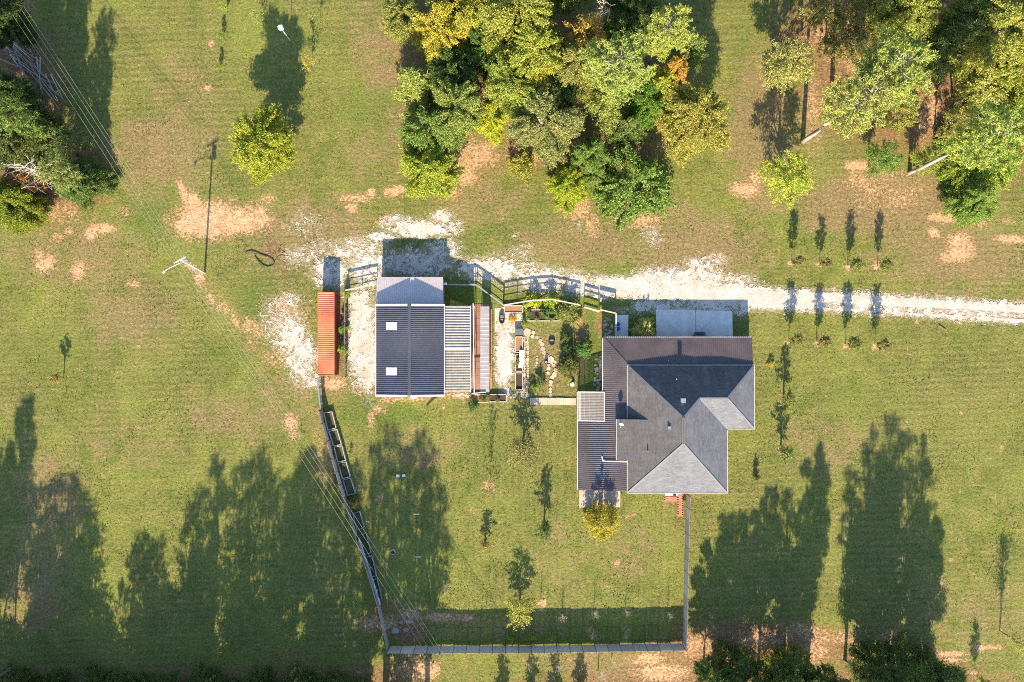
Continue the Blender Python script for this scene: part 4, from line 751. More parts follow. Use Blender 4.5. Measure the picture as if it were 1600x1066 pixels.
for l_, k_, x_, y_, r_, h_, c_ in (
 ('small weeping yellow leaved tree below the boardwalk', 'young0', 819, 700, 24, 4.8, (.15, .15, .055)), ('tall thin whip with a long line shadow in the middle of the back yard', 'sparse1', 766, 758, 9, 5.5, (.14, .14, .05)), ('dark leaved young tree between whip and golden tree', 'young1', 850, 822, 13, 4.4, (.08, .10, .03)),
 ('brownish young tree in the middle of the back yard', 'young1', 759, 848, 11, 2.4, (.2, .15, .06)), ('orange leaved sapling beside the large tree shadow in the back yard', 'twig0', 697, 912, 10, 3.2, (.3, .18, .06)), ('yellow olive young tree near the south fence', 'young0', 813, 946, 23, 3.7, (.26, .24, .05)), ('bare whip in a clay ring beside the yellow olive young tree', 'twig0', 845, 944, 5, 2.6, OL),
 ('pale young shrub of the fence row, nearest the olive young tree', 'twig0', 878, 961, 10, 1.8, (.3, .27, .09)), ('grey twiggy shrub second in the fence row', 'twig0', 928, 956, 9, 2.2, PO), ('thin twig third in the fence row', 'twig0', 977, 953, 7, 2.2, PO), ('leafless shrub close to the south fence', 'twig0', 925, 989, 9, 1.8, PO), ('pale green twig close to the south fence', 'twig0', 976, 990, 8, 1.6, (.26, .25, .07)), ('pale twig in the south-east yard corner', 'twig0', 1043, 957, 7, 2.2, PO),
 ('small sapling at the lawn top beside the birdhouse shadow', 'sparse1', 412, 42, 12, 4, OL), ('orange leaved sapling east of the birdhouse shadow', 'sparse0', 487, 108, 14, 3.4, (.27, .2, .05)), ('thin sapling at the top edge east of the birdhouse', 'sparse1', 500, 40, 10, 4.0, OL), ('green seedling on the north lawn, upper of two', 'pole0', 349, 62, None, 1.7, LG), ('green seedling on the north lawn, lower of two', 'pole1', 345, 110, None, 1.6, LG), ('green seedling at the top edge of the north lawn', 'pole2', 356, 20, None, 2.2, LG),
 ('yellow leaved seedling alone on the west lawn', 'lolly0', 100, 590, 9, 2.9, (.2, .18, .05)), ('multi stemmed bare tree on the south-east lawn', 'whip0', 1562, 986, 16, 6.6, PO), ('thin whip at the bottom edge of the south-east lawn', 'pole1', 1521, 1054, None, 3.6, PO), ('tiny evergreen seedling beside the south-east house corner', 'cone0', 1180, 745, 4, 1.5, DK), ('pale bare sapling outside the south fence under the fruit row', 'twig0', 935, 1045, 14, 4, PO), ('pale bare sapling outside the south fence by the corner', 'twig0', 955, 1028, 10, 2.4, PO), ('pale bare sapling outside the south fence, nearest the wires', 'twig0', 826, 1035, 8, 2.5, PO), ('pale bare sapling outside the south fence below the seedlings', 'twig0', 872, 1037, 10, 3, PO)):
    plant('young_tree', l_, k_, x_, y_, r_, h_, c_, group='young trees on the lawns', at_base=True)
for i, x_ in enumerate((798, 830, 861)): plant('conifer_seedling', '%s lime green conifer seedling from the wires along the south fence' % ('first', 'second', 'third')[i], 'cone0', x_, 993 - i * .5, 5, 1.5, (.14, .20, .03), group='conifer seedlings', at_base=True)
for l_, k_, x_, y_, r_, h_, c_ in (('pale gold shrub in the shade beside the parking apron', 'bush0', 1007, 515, 17, 2.0, (.34, .29, .11)), ('small yellow ring shrub on the lawn east of the porch', 'bush1', 1205, 569, 5, .6, (.30, .25, .05)), ('large glossy round shrub inside the garden by the boardwalk', 'bush0', 889, 572, 15, 2.4, (.10, .115, .04)), ('big leaved green plant against the porch', 'bush0', 912, 546, 13, 1.5, (.09, .16, .045)),
 ('lime shrub on the garden north fence, west of two', 'bush1', 835, 470, 12, 1.3, (.25, .26, .03)), ('lime shrub on the garden north fence, east of two', 'bush1', 860, 470, 11, 1.3, (.20, .25, .03)), ('olive shrub at the garden north-east corner', 'bush0', 890, 487, 17, 1.8, (.17, .16, .05)), ('orange flowering clump beside the fire bowl', 'bush1', 801, 498, 6, .6, (.4, .22, .04)), ('dark perennial clump in the garden path bend', 'bush1', 845, 600, 8, 1.0, (.13, .16, .05)), ('dark shrub under the south-west walkway planter', 'bush1', 740, 634, 8, .9, (.06, .1, .03)),
 ('leafy green shrub along the shipping container, upper', 'bush1', 535, 515, 7, 1.5, (.12, .2, .04)), ('leafy lime shrub along the shipping container, lower', 'bush1', 534, 546, 7, 1.5, (.17, .22, .04)), ('small lime shrub at the container north-east corner', 'bush1', 541, 459, 6, .9, (.2, .25, .04)), ('shrub overgrowing the planter row by the west fence', 'bush1', 553, 787, 10, 1.2, (.13, .14, .04)), ('green shrub on the west fence under the wires', 'bush1', 558, 841, 6, 1.2, (.10, .16, .03)), ('green hedge strip beside the brick walk', 'bush1', 1071, 783, 4, .5, (.12, .18, .04)),
 ('grey green herb clump beside the vegetable bed corner', 'bush1', 879, 497, 7, .7, (.17, .19, .08)), ('flowering perennial clump west of the vegetable bed', 'bush1', 819, 507, 6, .7, (.2, .2, .06)), ('low tan perennial by the middle stepping stones', 'bush1', 842, 590, 6, .6, (.2, .19, .06)), ('yellow green perennial clump near the boardwalk end', 'bush1', 834, 607, 7, .8, (.2, .22, .06)), ('sprawling plant at the foot of the garden rail', 'bush1', 888, 592, 6, .6, (.22, .22, .05)), ('dry grass clump at the garden rail top', 'bush1', 898, 505, 7, .7, (.3, .25, .1)), ('tan shrub beside the white topped gate', 'bush1', 904, 497, 7, .9, (.24, .2, .08)),
 ('green weed clump on the garden fence row middle', 'bush1', 884, 528, 8, 1.2, (.09, .13, .035)), ('dark shrub halfway down the garden rail', 'bush1', 887, 545, 10, 1.3, (.07, .10, .03))):
    plant('shrub', l_, k_, x_, y_, r_, h_, c_, 'shrub')
# --- the tree line along the south edge, mostly outside the picture: it throws the long shadows across the lawns
G = 'south tree line'
ORD = ['first', 'second', 'third', 'fourth', 'fifth', 'sixth', 'seventh', 'eighth', 'ninth', 'tenth', 'eleventh', 'twelfth', 'thirteenth', 'fourteenth', 'fifteenth', 'sixteenth', 'seventeenth', 'eighteenth', 'nineteenth', 'twentieth']
SOUTH = [(20, 1042, 19.6, 'tall0', 26), (62, 1085, 16.5, 'spire1', 35), (104, 1090, 16.8, 'spire0', 40), (-30, 1085, 17, 'tall2', 46), (128, 1085, 14.0, 'spire2', 33), (212, 1078, 10.5, 'slim0', 28), (236, 1085, 12.0, 'spire1', 17), (290, 1085, 15.2, 'spire2', 26), (325, 1090, 18.2, 'spire0', 31), (376, 1098, 19.0, 'spire1', 40), (420, 1092, 17.0, 'spire2', 35), (455, 1096, 18.0, 'tall1', 30), (490, 1100, 19.4, 'spire0', 35), (528, 1095, 16.0, 'slim1', 31), (572, 1105, 20.4, 'spire1', 24), (602, 1095, 20.0, 'spire2', 38), (640, 1092, 18.0, 'slim2', 35), (668, 1092, 16.5, 'spire0', 26)]
for i, (x_, y_, h_, k_, r_) in enumerate(SOUTH): plant('shade_tree', '%s tree from the west in the tall line just south of the lawn' % ORD[i], k_, x_, y_, r_, h_, (.10, .13, .04) if k_[0] == 't' else GR, group=G, at_base=True)
for i, (x_, y_, h_, k_, r_) in enumerate([(-20, 1150, 17, 'spire1', 40), (60, 1160, 14, 'slim1', 30), (110, 1150, 13, 'spire0', 38), (180, 1150, 10, 'thin1', 36), (240, 1160, 11, 'slim2', 30), (300, 1160, 13, 'slim0', 34), (365, 1170, 13, 'spire1', 30), (430, 1170, 13, 'slim1', 34), (495, 1165, 12.5, 'spire2', 34), (560, 1170, 12, 'slim2', 30), (620, 1160, 11, 'spire1', 28), (150, 1110, 6, 'mid2', 40), (300, 1112, 6.5, 'mid0', 44), (410, 1110, 6, 'mid3', 40), (500, 1115, 6.5, 'mid1', 44), (30, 1108, 6, 'mid1', 44), (220, 1112, 6, 'thin0', 40), (90, 1128, 9, 'mid0', 44), (265, 1130, 8.5, 'mid2', 44), (380, 1130, 9, 'mid1', 44)]):  # second row added so its crowns shade the gaps between the first row's trunks
    plant('shade_tree', '%s added tree from the west, filling shade gaps behind the southern tree line' % ORD[i], k_, x_, y_, r_, h_, (.10, .13, .04), group='second row added for shade behind the south tree line', at_base=True)
for i, (x_, y_, h_, k_, r_) in enumerate([(1100, 1040, 8.5, 'mid1', 30), (1140, 1042, 11.0, 'mid3', 34), (1185, 1040, 12.0, 'mid2', 34), (1222, 1035, 12.8, 'spire2', 28), (1262, 1035, 15.4, 'tall0', 28), (1334, 1032, 14.6, 'spire1', 18), (1360, 1032, 17.4, 'spire0', 24), (1400, 1035, 18.2, 'spire2', 32), (1440, 1032, 16.2, 'spire1', 30), (1385, 1045, 15, 'tall2', 36), (1360, 1045, 12, 'mid2', 30), (1455, 1040, 11, 'mid3', 30), (1240, 1050, 9, 'mid0', 34)]):
    x_ -= 14 * (x_ > 1320)
    plant('shade_tree', '%s dark tree from the fence corner in the clump at the south-east edge' % ORD[i], k_, x_, y_, r_, h_, (.085, .115, .035), group='south-east clump', at_base=True)
for x_, y_, r_, h_, l_ in ((1150, 1048, 34, 4, 'dark rounded bush at the south edge below the fence corner'), (1238, 1048, 32, 4.5, 'yellow green bush at the south edge east of the dark one'), (1400, 1056, 52, 5, 'wide blackish green bush at the south edge under the large shadow'), (1450, 1050, 26, 4, 'olive bush at the east end of the dark southern clump')): plant('shrub', l_, 'bush2', x_, y_, r_, h_, (.085, .11, .03) if x_ != 1238 else (.15, .15, .04), 'shrub', 'bushes at the south edge')
for i, x_ in enumerate((30, 100, 175, 245, 320, 395, 465, 540)): plant('shrub', '%s understory bush from the west, added to darken the ground below the southern tree line' % ORD[i], 'bush2', x_, 1082 + 6 * (i % 2), 42, 3.4, (.08, .105, .03), 'shrub', 'understory bushes added to darken the south edge', True)  # low bushes added to stop light coming through below the crowns
for i, (x_, y_) in enumerate(((784, 1090), (829, 1088), (866, 1085), (905, 1072))): plant('cypress', '%s slim cypress from the wires just south of the back fence' % ORD[i], 'cone0', x_, y_, 9, (3.4, 3.2, 3.0, 2.9)[i], DK, group='cypress row', at_base=True)
# trees off the north edge whose shade does not enter; a loose belt keeps the wood going beyond the frame
for i, (x_, y_, k_, r_, h_) in enumerate(((700, -60, 'big0', 50, 15), (800, -70, 'big2', 52, 16), (900, -50, 'tall0', 46, 16), (1000, -60, 'pine0', 44, 19), (1330, -70, 'pine2', 44, 20), (1450, -60, 'big1', 50, 15), (1560, -80, 'pine1', 46, 20), (-60, 120, 'big2', 50, 14), (-70, 240, 'mid1', 44, 11), (1690, 120, 'big0', 50, 15), (1680, 230, 'mid2', 44, 10))): plant('broadleaf_tree' if k_[0] != 'p' else 'pine_tree', '%s tree beyond the picture edge continuing the woods' % ORD[i], k_, x_, y_, r_, h_, OL, group='woods beyond the edge')
# ------------------------------------------------------------------ fences
def fence_panel(L, h, boards=True, rails=3, mat=None, gap=.008):
    b = MB(); n = max(1, round(L / .145)); bw_ = L / n
    for i in range(n): b.box((bw_ * (i + .5), 0, .06 + (h - .06) / 2 + R.uniform(-.015, .015)), (bw_ - gap, .022, h - .06))
    for k in range(rails): b.beam((0, .04, .3 + k * (h - .55) / (rails - 1)), (L, .04, .3 + k * (h - .55) / (rails - 1)), .05, .09)
    return b.mesh('fence_panel', mat or M['wood'])
def board_fence(label, pts, h=2.3, step=2.0, flip=False):
    e = thing('board_fence', label, 'fence', W(*pts[0])); cache = {}
    for a, c in zip(pts[:-1], pts[1:]):
        p, q = W(*a), W(*c); L = (q - p).length; n = max(1, round(L / step)); ang = math.atan2(q.y - p.y, q.x - p.x); l = L / n
        key = round(l, 2); me = cache.get(key) or fence_panel(l - .1, h, mat=M['wood']); cache[key] = me; pm_ = cache.get('post') or MB().box((0, .09 if flip else .09, (h + .08) / 2), (.13, .14, h + .08)).mesh('fence_post', M['brown_wood']); cache['post'] = pm_  # posts coloured darker than the boards, standing in for shadow at the panel joints
        for i in range(n + 1):
            loc = p.lerp(q, i / n) - e.location; inst('fence_post', pm_, e, loc + Vector((math.sin(ang), -math.cos(ang), 0)) * (-.02 if not flip else .02), ang)
            if i < n:
                s = p.lerp(q, i / n) + (q - p).normalized() * .05 - e.location; inst('fence_panel', me, e, s + Vector((0, 0, R.uniform(-.05, .05))), ang)
    return e
board_fence('grey board privacy fence along the south side of the back yard', [(1066.5, 1005), (830, 1009), (609, 1009.5)], 2.6, 2.02)
board_fence('grey board privacy fence on the east side of the back yard', [(1072, 771), (1069, 890), (1066.5, 1003.5)], 2.6, 2.02)
board_fence('weathered board fence along the west side of the back yard beside the planters', [(608, 1008), (593, 940), (576, 885), (560, 838), (541, 775), (523, 715), (508, 660), (504, 640)], 1.9, 2.4)
def rail_fence(label, pts, h=1.7, step=2.4, rails=(.25, .7, 1.15, 1.6), mat=None, cap=True, wire=False, slat=.08, name='rail_fence'):
    e = thing(name, label, 'fence', W(*pts[0])); mat = mat or M['white_trim']; k = 0
    pm_ = MB().box((0, 0, h / 2), (.1, .1, h)).mesh('fence_post', mat)
    for a, c in zip(pts[:-1], pts[1:]):
        p, q = W(*a), W(*c); L = (q - p).length; n = max(1, round(L / step)); ang = math.atan2(q.y - p.y, q.x - p.x)
        for i in range(n + 1):
            inst('fence_post', pm_, e, p.lerp(q, i / n) - e.location, ang)
        for z in rails: MB().beam(p + Vector((0, 0, z)), q + Vector((0, 0, z)), .035, slat).build('fence_rail', mat, e)
        if cap: MB().beam(p + Vector((0, 0, h + .02)), q + Vector((0, 0, h + .02)), .2, .04).build('cap_rail', mat, e)
        if wire:
            b = MB(); m_ = int(L / .3)
            for i in range(1, m_): r_ = p.lerp(q, i / m_); b.beam(r_ + Vector((0, 0, .15)), r_ + Vector((0, 0, h - .05)), .008, .008)
            b.build('wire_mesh', M['galv'], e)
    return e
LT = surf('light weathered lumber', (.50, .45, .385), (.37, .32, .26), 3, .8, .6, .3)
rail_fence('pale blue grey rail fence from the workshop lean-to down to the garden corner', [(694, 446), (745, 446.5), (786, 477)], 1.5, 2.4, (.3, .9, 1.4), M['tarp'], True, True)
rail_fence('white topped wire fence along the north side of the garden', [(787, 478), (828, 471), (862, 469), (905, 478)], 1.75, 2.4, (.3, .8, 1.3, 1.68), LT, True, True)
rail_fence('short white topped fence between garden gate and utility pad', [(912, 481), (934, 487.5)], 1.75, 2.3, (.35, .85, 1.3, 1.68), LT, True, False, .16)
rail_fence('white railed fence section nearest the blue barrels', [(936, 485), (960, 490.5), (960, 532)], 1.75, 2.4, (.5, 1.05, 1.6), LT, True, False, .22)
rail_fence('white rail fence from shipping container to workshop lean-to', [(543, 455), (589, 445)], 1.5, 2.4, (.4, .9, 1.4), LT, True)
rail_fence('brown post and rail line along the east side of the garden', [(894, 505), (896, 557), (897, 600)], 1.3, 2.4, (.3, 1.2), M['brown_wood'], False)
rail_fence('thin rail fence parallel to the shipping container', [(542, 457), (541, 588)], 1.3, 2.2, (.4, 1.2), M['brown_wood'], True)
rail_fence('grey metal gate fence below the shipping container', [(500, 590), (505, 636)], 1.6, 1.6, (.25, .6, .95, 1.3, 1.55), M['galv'], True, True)
# the gate with three wide boards at the garden north-east
# ------------------------------------------------------------------ raised beds
def bed(label, corners, fill, mat=None, h=.45, group=None, wd=.12, name='raised_bed', fz=None):
    c = [W(*q) for q in corners]; m_ = sum(c, Vector()) / len(c); e = thing(name, label, 'raised bed', (m_.x, m_.y, 0), group); mat = mat or LT
    for i in range(len(c)): a, b_ = c[i], c[(i + 1) % len(c)]; MB().beam(a + Vector((0, 0, h / 2)), b_ + Vector((0, 0, h / 2)), wd, h).build('bed_board', mat, e)
    MB().prism([tuple(q[:2]) for q in c][::-1], .01, (fz or h - .1)).build('bed_fill', fill, e)
    return e
M['hose'] = surf('dusty black hose', (.06, .055, .05)); GB = 'garden beds'; M['weedy'] = surf('weedy bed soil', (.10, .105, .045), (.055, .045, .025), 3, .95, .8, .9)
def rect(x0, y0, x1, y1): return [(x0, y0), (x1, y0), (x1, y1), (x0, y1)]
bed('mulch filled raised bed below the slate lidded box', rect(805.5, 526.5, 816.5, 551), M['mulch'], None, .45, GB)
bed('weedy raised bed under the leaning white board', rect(805.5, 554.5, 816.5, 580), M['soil'], None, .45, GB)
bed('empty dark soil raised bed nearest the boardwalk', rect(805.5, 582.5, 816.5, 609), M['soil'], None, .45, GB, fz=.2)
bed('long vegetable bed full of greens in the north of the garden', rect(823, 484.5, 875, 501.5), M['soil'], None, .4, GB)
bed('narrow planted bed against the garden north fence', rect(788, 478, 816, 489), M['mulch'], None, .4, GB)
bed('west planter box of the pair below the paver walkway', rect(736, 616.5, 762, 628.5), M['mulch'], None, .4, GB)
bed('east planter box of the pair below the paver walkway', rect(763.5, 616.5, 791, 627.5), M['soil'], None, .4, GB)
fx = [(515, 674), (523, 698), (529.5, 723), (537, 749), (545, 775)]; ex = [(527.5, 670), (535.5, 696), (542, 721), (549, 746), (557, 772)]
for i in range(4):
    bed('%s planter box from the container in the row by the west fence' % ORD[i], [fx[i], ex[i], (ex[i + 1][0] - .8, ex[i + 1][1] - 2), (fx[i + 1][0] - .8, fx[i + 1][1] - 2)], M['weedy'], M['tarp'] if i > 2 else LT, .55, 'planter row by the west fence', .1, fz=.25)
bed('slanting planter box just below the grey metal gate', [(507, 645), (520, 643), (526, 668), (513.5, 672)], M['weedy'], LT, .5, 'planter row by the west fence', .1, fz=.25)
bed('planter box beside the green fence shrub under the wires', [(561.5, 836), (573, 832), (580, 862), (569, 866)], M['weedy'], M['tarp'], .5, 'planter row by the west fence', .08, fz=.2)
bed('planter box nearest the shaded rubble corner', [(582, 905), (590, 903), (597, 934), (590, 936)], M['weedy'], M['tarp'], .5, 'planter row by the west fence', .08, fz=.2)
bed('separate planter box beyond the overgrown shrub by the west fence', [(552, 802), (563, 798), (570, 823), (559, 827)], M['weedy'], M['tarp'], .5, 'planter row by the west fence', .08, fz=.2)
bed('planter box crossed by the wires halfway along the pale blue trough', [(571.5, 870), (581.5, 867), (589, 898), (579.5, 901)], M['weedy'], M['tarp'], .5, 'planter row by the west fence', .08, fz=.2)
def greens(n, x0, y0, x1, y1, cols, nm, lab, seed, h=.5):
    """leafy crop: each plant a clump"""
    rs = random.Random(seed)
    spots = sorted((rs.uniform(x0, x1), rs.uniform(y0, y1)) for i in range(n))
    if y1 - y0 > x1 - x0: spots.sort(key=lambda q: q[1])
    for i, (x_, y_) in enumerate(spots):
        t = plant(nm, ORD[i] + ' ' + lab, 'bush1', x_, y_, rs.uniform(2.8, 4.4), rs.uniform(.3, h), cols[i % len(cols)], 'plant', nm + ' in the garden', True); t.location.z = .3
greens(14, 825, 486, 873, 500, [(.12, .19, .06), (.16, .21, .05), (.09, .15, .05)], 'vegetable_plant', 'leafy vegetable plant from the west in the long garden bed', 5)
greens(6, 738, 618, 788, 626, [(.17, .15, .05), (.22, .18, .05), (.1, .12, .04)], 'herb_plant', 'dry looking herb from the west in the planter pair below the paver walkway', 6, .45)
greens(4, 807, 558, 813, 578, [(.16, .17, .06)], 'weed_plant', 'weed clump from the north in the raised bed under the white board', 7, .4)
greens(7, 519, 690, 549, 765, [(.09, .11, .05)], 'planter_plant', 'low plant from the container in the planter row by the west fence', 8, .3)
tb = thing('slate_box', 'dark slate lidded box at the head of the mulch bed', 'box', W(810.8, 519)); p = tb.location
MB().box((p.x, p.y, .28), (1.15, .9, .5)).build('box_side', M['brown_wood'], tb); MB().box((p.x, p.y, .56), (1.3, 1.0, .06)).build('box_lid', surf('slate lid', (.10, .12, .14), (.15, .17, .19)), tb)
wbd = thing('white_board', 'bright white board lying tilted across the weedy raised bed', 'board', W(814.5, 561)); p = wbd.location
MB().box((p.x, p.y, .62), (.72, 2.75, .05), math.radians(-4), 0, .08).build('board_face', M['white_trim'], wbd)
for s in (-1, 1): MB().box((p.x + .05 * s, p.y + 1.1 * s, .31), (.5, .08, .58), math.radians(-4)).build('board_trestle', M['pine_wood'], wbd)
# ------------------------------------------------------------------ stones
def slab(cx, cy, r, rs, n=6, el=1.0, z=.05):
    a0 = rs.uniform(0, 6.28); pts = []
    for i in range(n): a = a0 + 6.283 * i / n; q = r * rs.uniform(.78, 1.12); pts.append((cx + math.cos(a) * q, cy + math.sin(a) * q * el))
    return MB().prism(pts, .0, z + rs.uniform(0, .03))
rs = random.Random(9)
sp = thing('stone_path', 'curving path of tan stepping stones across the garden lawn', None, W(850, 560)); sp['kind'] = 'structure'
for x_, y_, r_ in [(824, 520, .55), (833, 520, .28), (832, 526, .25), (839, 527, .26), (844, 533, .3), (847, 538.5, .3), (848.5, 545, .32), (850, 551, .3), (853.5, 557, .36), (861, 562, .42), (858.5, 565.5, .2), (867, 566, .22), (862, 567, .2), (864.5, 570.5, .2), (857.5, 571, .22), (857, 576, .26), (868, 578, .28), (856, 583, .24), (866.5, 585.5, .3), (863, 589.5, .26), (860.8, 597, .28), (860, 601.5, .22), (860, 608, .22), (860.3, 612, .2), (860.3, 617.5, .28), (853, 594, .12), (839.5, 557, .14), (839, 561.5, .18), (838.5, 567, .16), (838, 571, .16)]:
    p = W(x_, y_); slab(p.x, p.y, r_ * 1.3, rs).build('stepping_stone', M['stone'] if rs.random() < .85 else M['stone_grey'], sp)
se = thing('stone_edging', 'column of tan flagstones beside the raised beds', None, W(822, 570)); se['kind'] = 'structure'
for i in range(26):
    for j in range(2): p = W(819.5 + j * 5 + rs.uniform(-.6, .6) + (i > 20) * (i - 20) * (-.5), 528 + i * 3.7 + rs.uniform(-.5, .5)); slab(p.x, p.y, rs.uniform(.2, .29), rs, 5).build('flagstone', M['stone'], se)
for i in range(16): p = W(rs.uniform(796, 826), rs.uniform(612, 622)); slab(p.x, p.y, rs.uniform(.2, .34), rs, 6).build('flagstone', M['stone'], se)
fp = thing('flagstone_patio', 'irregular tan flagstone patio round the oval fire bowl', None, W(787, 497)); fp['kind'] = 'structure'
MB().prism([tuple(W(*q)[:2]) for q in ((773, 482), (790, 480), (804, 490), (817, 492), (816, 516), (804, 520), (773, 518))][::-1], .0, .035).build('sand_bed', surf('pale joint sand', (.62, .55, .46), None, 3), fp)
for i in range(7):
    for j in range(7):
        x_, y_ = 776.5 + i * 6 + rs.uniform(-1, 1) + (j % 2) * 2.5, 484.5 + j * 5.2 + rs.uniform(-1, 1)
        if x_ > 800 and y_ < 494 or x_ > 815 or (x_ > 803 and y_ > 513): continue
        p = W(x_, y_); slab(p.x, p.y, rs.uniform(.22, .30), rs, 6, .85).build('flagstone', M['stone'], fp)
shs = thing('stone_border', 'dark stones along the shaded strip beside the porch', None, W(935, 590)); shs['kind'] = 'structure'
for i in range(44): p = W(rs.uniform(928, 939), rs.uniform(557, 611)); slab(p.x, p.y, rs.uniform(.14, .24), rs, 6).build('flagstone', M['stone_grey'], shs)
for i in range(26): p = W(rs.uniform(943, 957), rs.uniform(492, 526)); slab(p.x, p.y, rs.uniform(.15, .26), rs, 6).build('flagstone', M['stone_grey'], shs)
# boardwalk
bwk = thing('boardwalk', 'pale plank boardwalk at the south edge of the garden', None, W(864, 627)); bwk['kind'] = 'structure'
for i in range(26):
    p = W(829 + i * 2.78, 627 + .02 * i); MB().box((p.x, p.y, .12), (.262, 1.1 + rs.uniform(-.05, .05), .04), rs.uniform(-.01, .01)).build('plank', M['pine_wood'], bwk)
for s in (-1, 1): a, c = W(828, 627 + s * 3), W(900, 627.5 + s * 3); MB().beam(a + Vector((0, 0, .05)), c + Vector((0, 0, .05)), .09, .1).build('bearer', M['brown_wood'], bwk)
# ------------------------------------------------------------------ garden things
def ring(b, c, r0, r1, z0, z1, n=16, el=1.0):
    k = len(b.v)
    for j in range(n):
        a = 6.283 * j / n
        for r_, z_ in ((r1, z0), (r1, z1), (r0, z1), (r0, z0)): b.v.append((c[0] + math.cos(a) * r_, c[1] + math.sin(a) * r_ * el, c[2] + z_))
    for j in range(n):
        for i in range(4): b.f.append((k + j * 4 + i, k + ((j + 1) % n) * 4 + i, k + ((j + 1) % n) * 4 + (i + 1) % 4, k + j * 4 + (i + 1) % 4))
    return b
def disc(c, r, z, n=16, el=1.0): return MB().quad(*[(c[0] + math.cos(6.283 * j / n) * r, c[1] + math.sin(6.283 * j / n) * r * el, z) for j in range(n)])
p = W(862, 535); t = thing('fire_ring', 'dark round fire ring on the garden lawn', 'fire ring', p); ring(MB(), p, .40, .5, 0, .32).build('ring_wall', surf('rusted steel', (.10, .075, .065)), t); disc(p, .42, .06).build('ash_bed', surf('grey ash', (.30, .27, .24), (.12, .1, .09), 4), t)
p = W(784.2, 499); t = thing('fire_bowl', 'oval black fire bowl on the flagstone patio', 'fire bowl', p); ring(MB(), p, .36, .46, 0, .5, 18, 1.55).build('bowl_wall', M['black'], t); disc(p, .38, .22, 16, 1.5).build('ash_bed', M['mulch'], t)
b = MB()
for i in range(3): b.beam(p + Vector((-.2, -.3 + .25 * i, .3)), p + Vector((.2, -.25 + .25 * i, .34)), .08, .08)
b.build('firewood', M['pine_wood'], t); disc(p + Vector((0, .42, 0)), .30, .52, 14, .7).build('bowl_lid', surf('slate grey enamel', (.14, .17, .21)), t)
p = W(853.3, 566); t = thing('flower_pot', 'black pot with a white rimmed saucer beside the stepping stones', 'pot', p); ring(MB(), p, .2, .27, 0, .5).build('pot_wall', M['black'], t); ring(MB(), p + Vector((0, 0, .5)), .1, .16, 0, .03).build('pot_rim', M['white_trim'], t); disc(p, .22, .42).build('pot_soil', M['soil'], t)
p = W(894.5, 600); t = thing('garden_rock', 'pale white rock near the end of the garden rail', 'rock', p); rb_ = slab(p.x, p.y, .42, rs, 9, .85, .3); rb_.build('rock_body', M['concrete_white'], t); slab(p.x + .05, p.y, .28, rs, 8, .9, .42).build('rock_top', M['concrete_white'], t)
for i, (x_, y_) in enumerate(((964.7, 507), (964.7, 514.2))):
    p = W(x_, y_); t = thing('barrel', '%s bright blue barrel on the white pad' % ('north', 'south')[i], 'barrel', (p.x, p.y, .07), 'blue barrels')
    b = MB(); n = 16; prof = ((.27, 0), (.30, .06), (.305, .28), (.315, .30), (.305, .32), (.305, .58), (.315, .60), (.305, .62), (.30, .84), (.27, .9))
    for r_, z_ in prof:
        for j in range(n): b.v.append((math.cos(6.283 * j / n) * r_, math.sin(6.283 * j / n) * r_, z_))
    for k in range(len(prof) - 1):
        for j in range(n): b.f.append((k * n + j, k * n + (j + 1) % n, (k + 1) * n + (j + 1) % n, (k + 1) * n + j))
    b.f.append(tuple(range((len(prof) - 1) * n, len(prof) * n))); b.build('barrel_body', M['blue'], t, local=True, smooth=False); ring(MB(), (0, 0, .9), .25, .28, 0, .03).build('barrel_rim', M['blue'], t, local=True); MB().tube([(.12, 0, .9), (.12, 0, .93)], .035).build('bung', M['blue'], t, local=True)
# chair with dark seat on the landing
p = W(1053, 771); t = thing('patio_chair', 'dark chair on the white landing by the south door', 'chair', (p.x, p.y, .12))
MB().box((0, 0, .42), (.5, .48, .06)).build('seat', M['black'], t, local=True); MB().box((0, .24, .68), (.5, .05, .5)).build('backrest', M['black'], t, local=True)
for sx in (-1, 1):
    for sy in (-1, 1): MB().box((.21 * sx, .2 * sy, .2), (.04, .04, .4)).build('leg', M['black'], t, local=True)
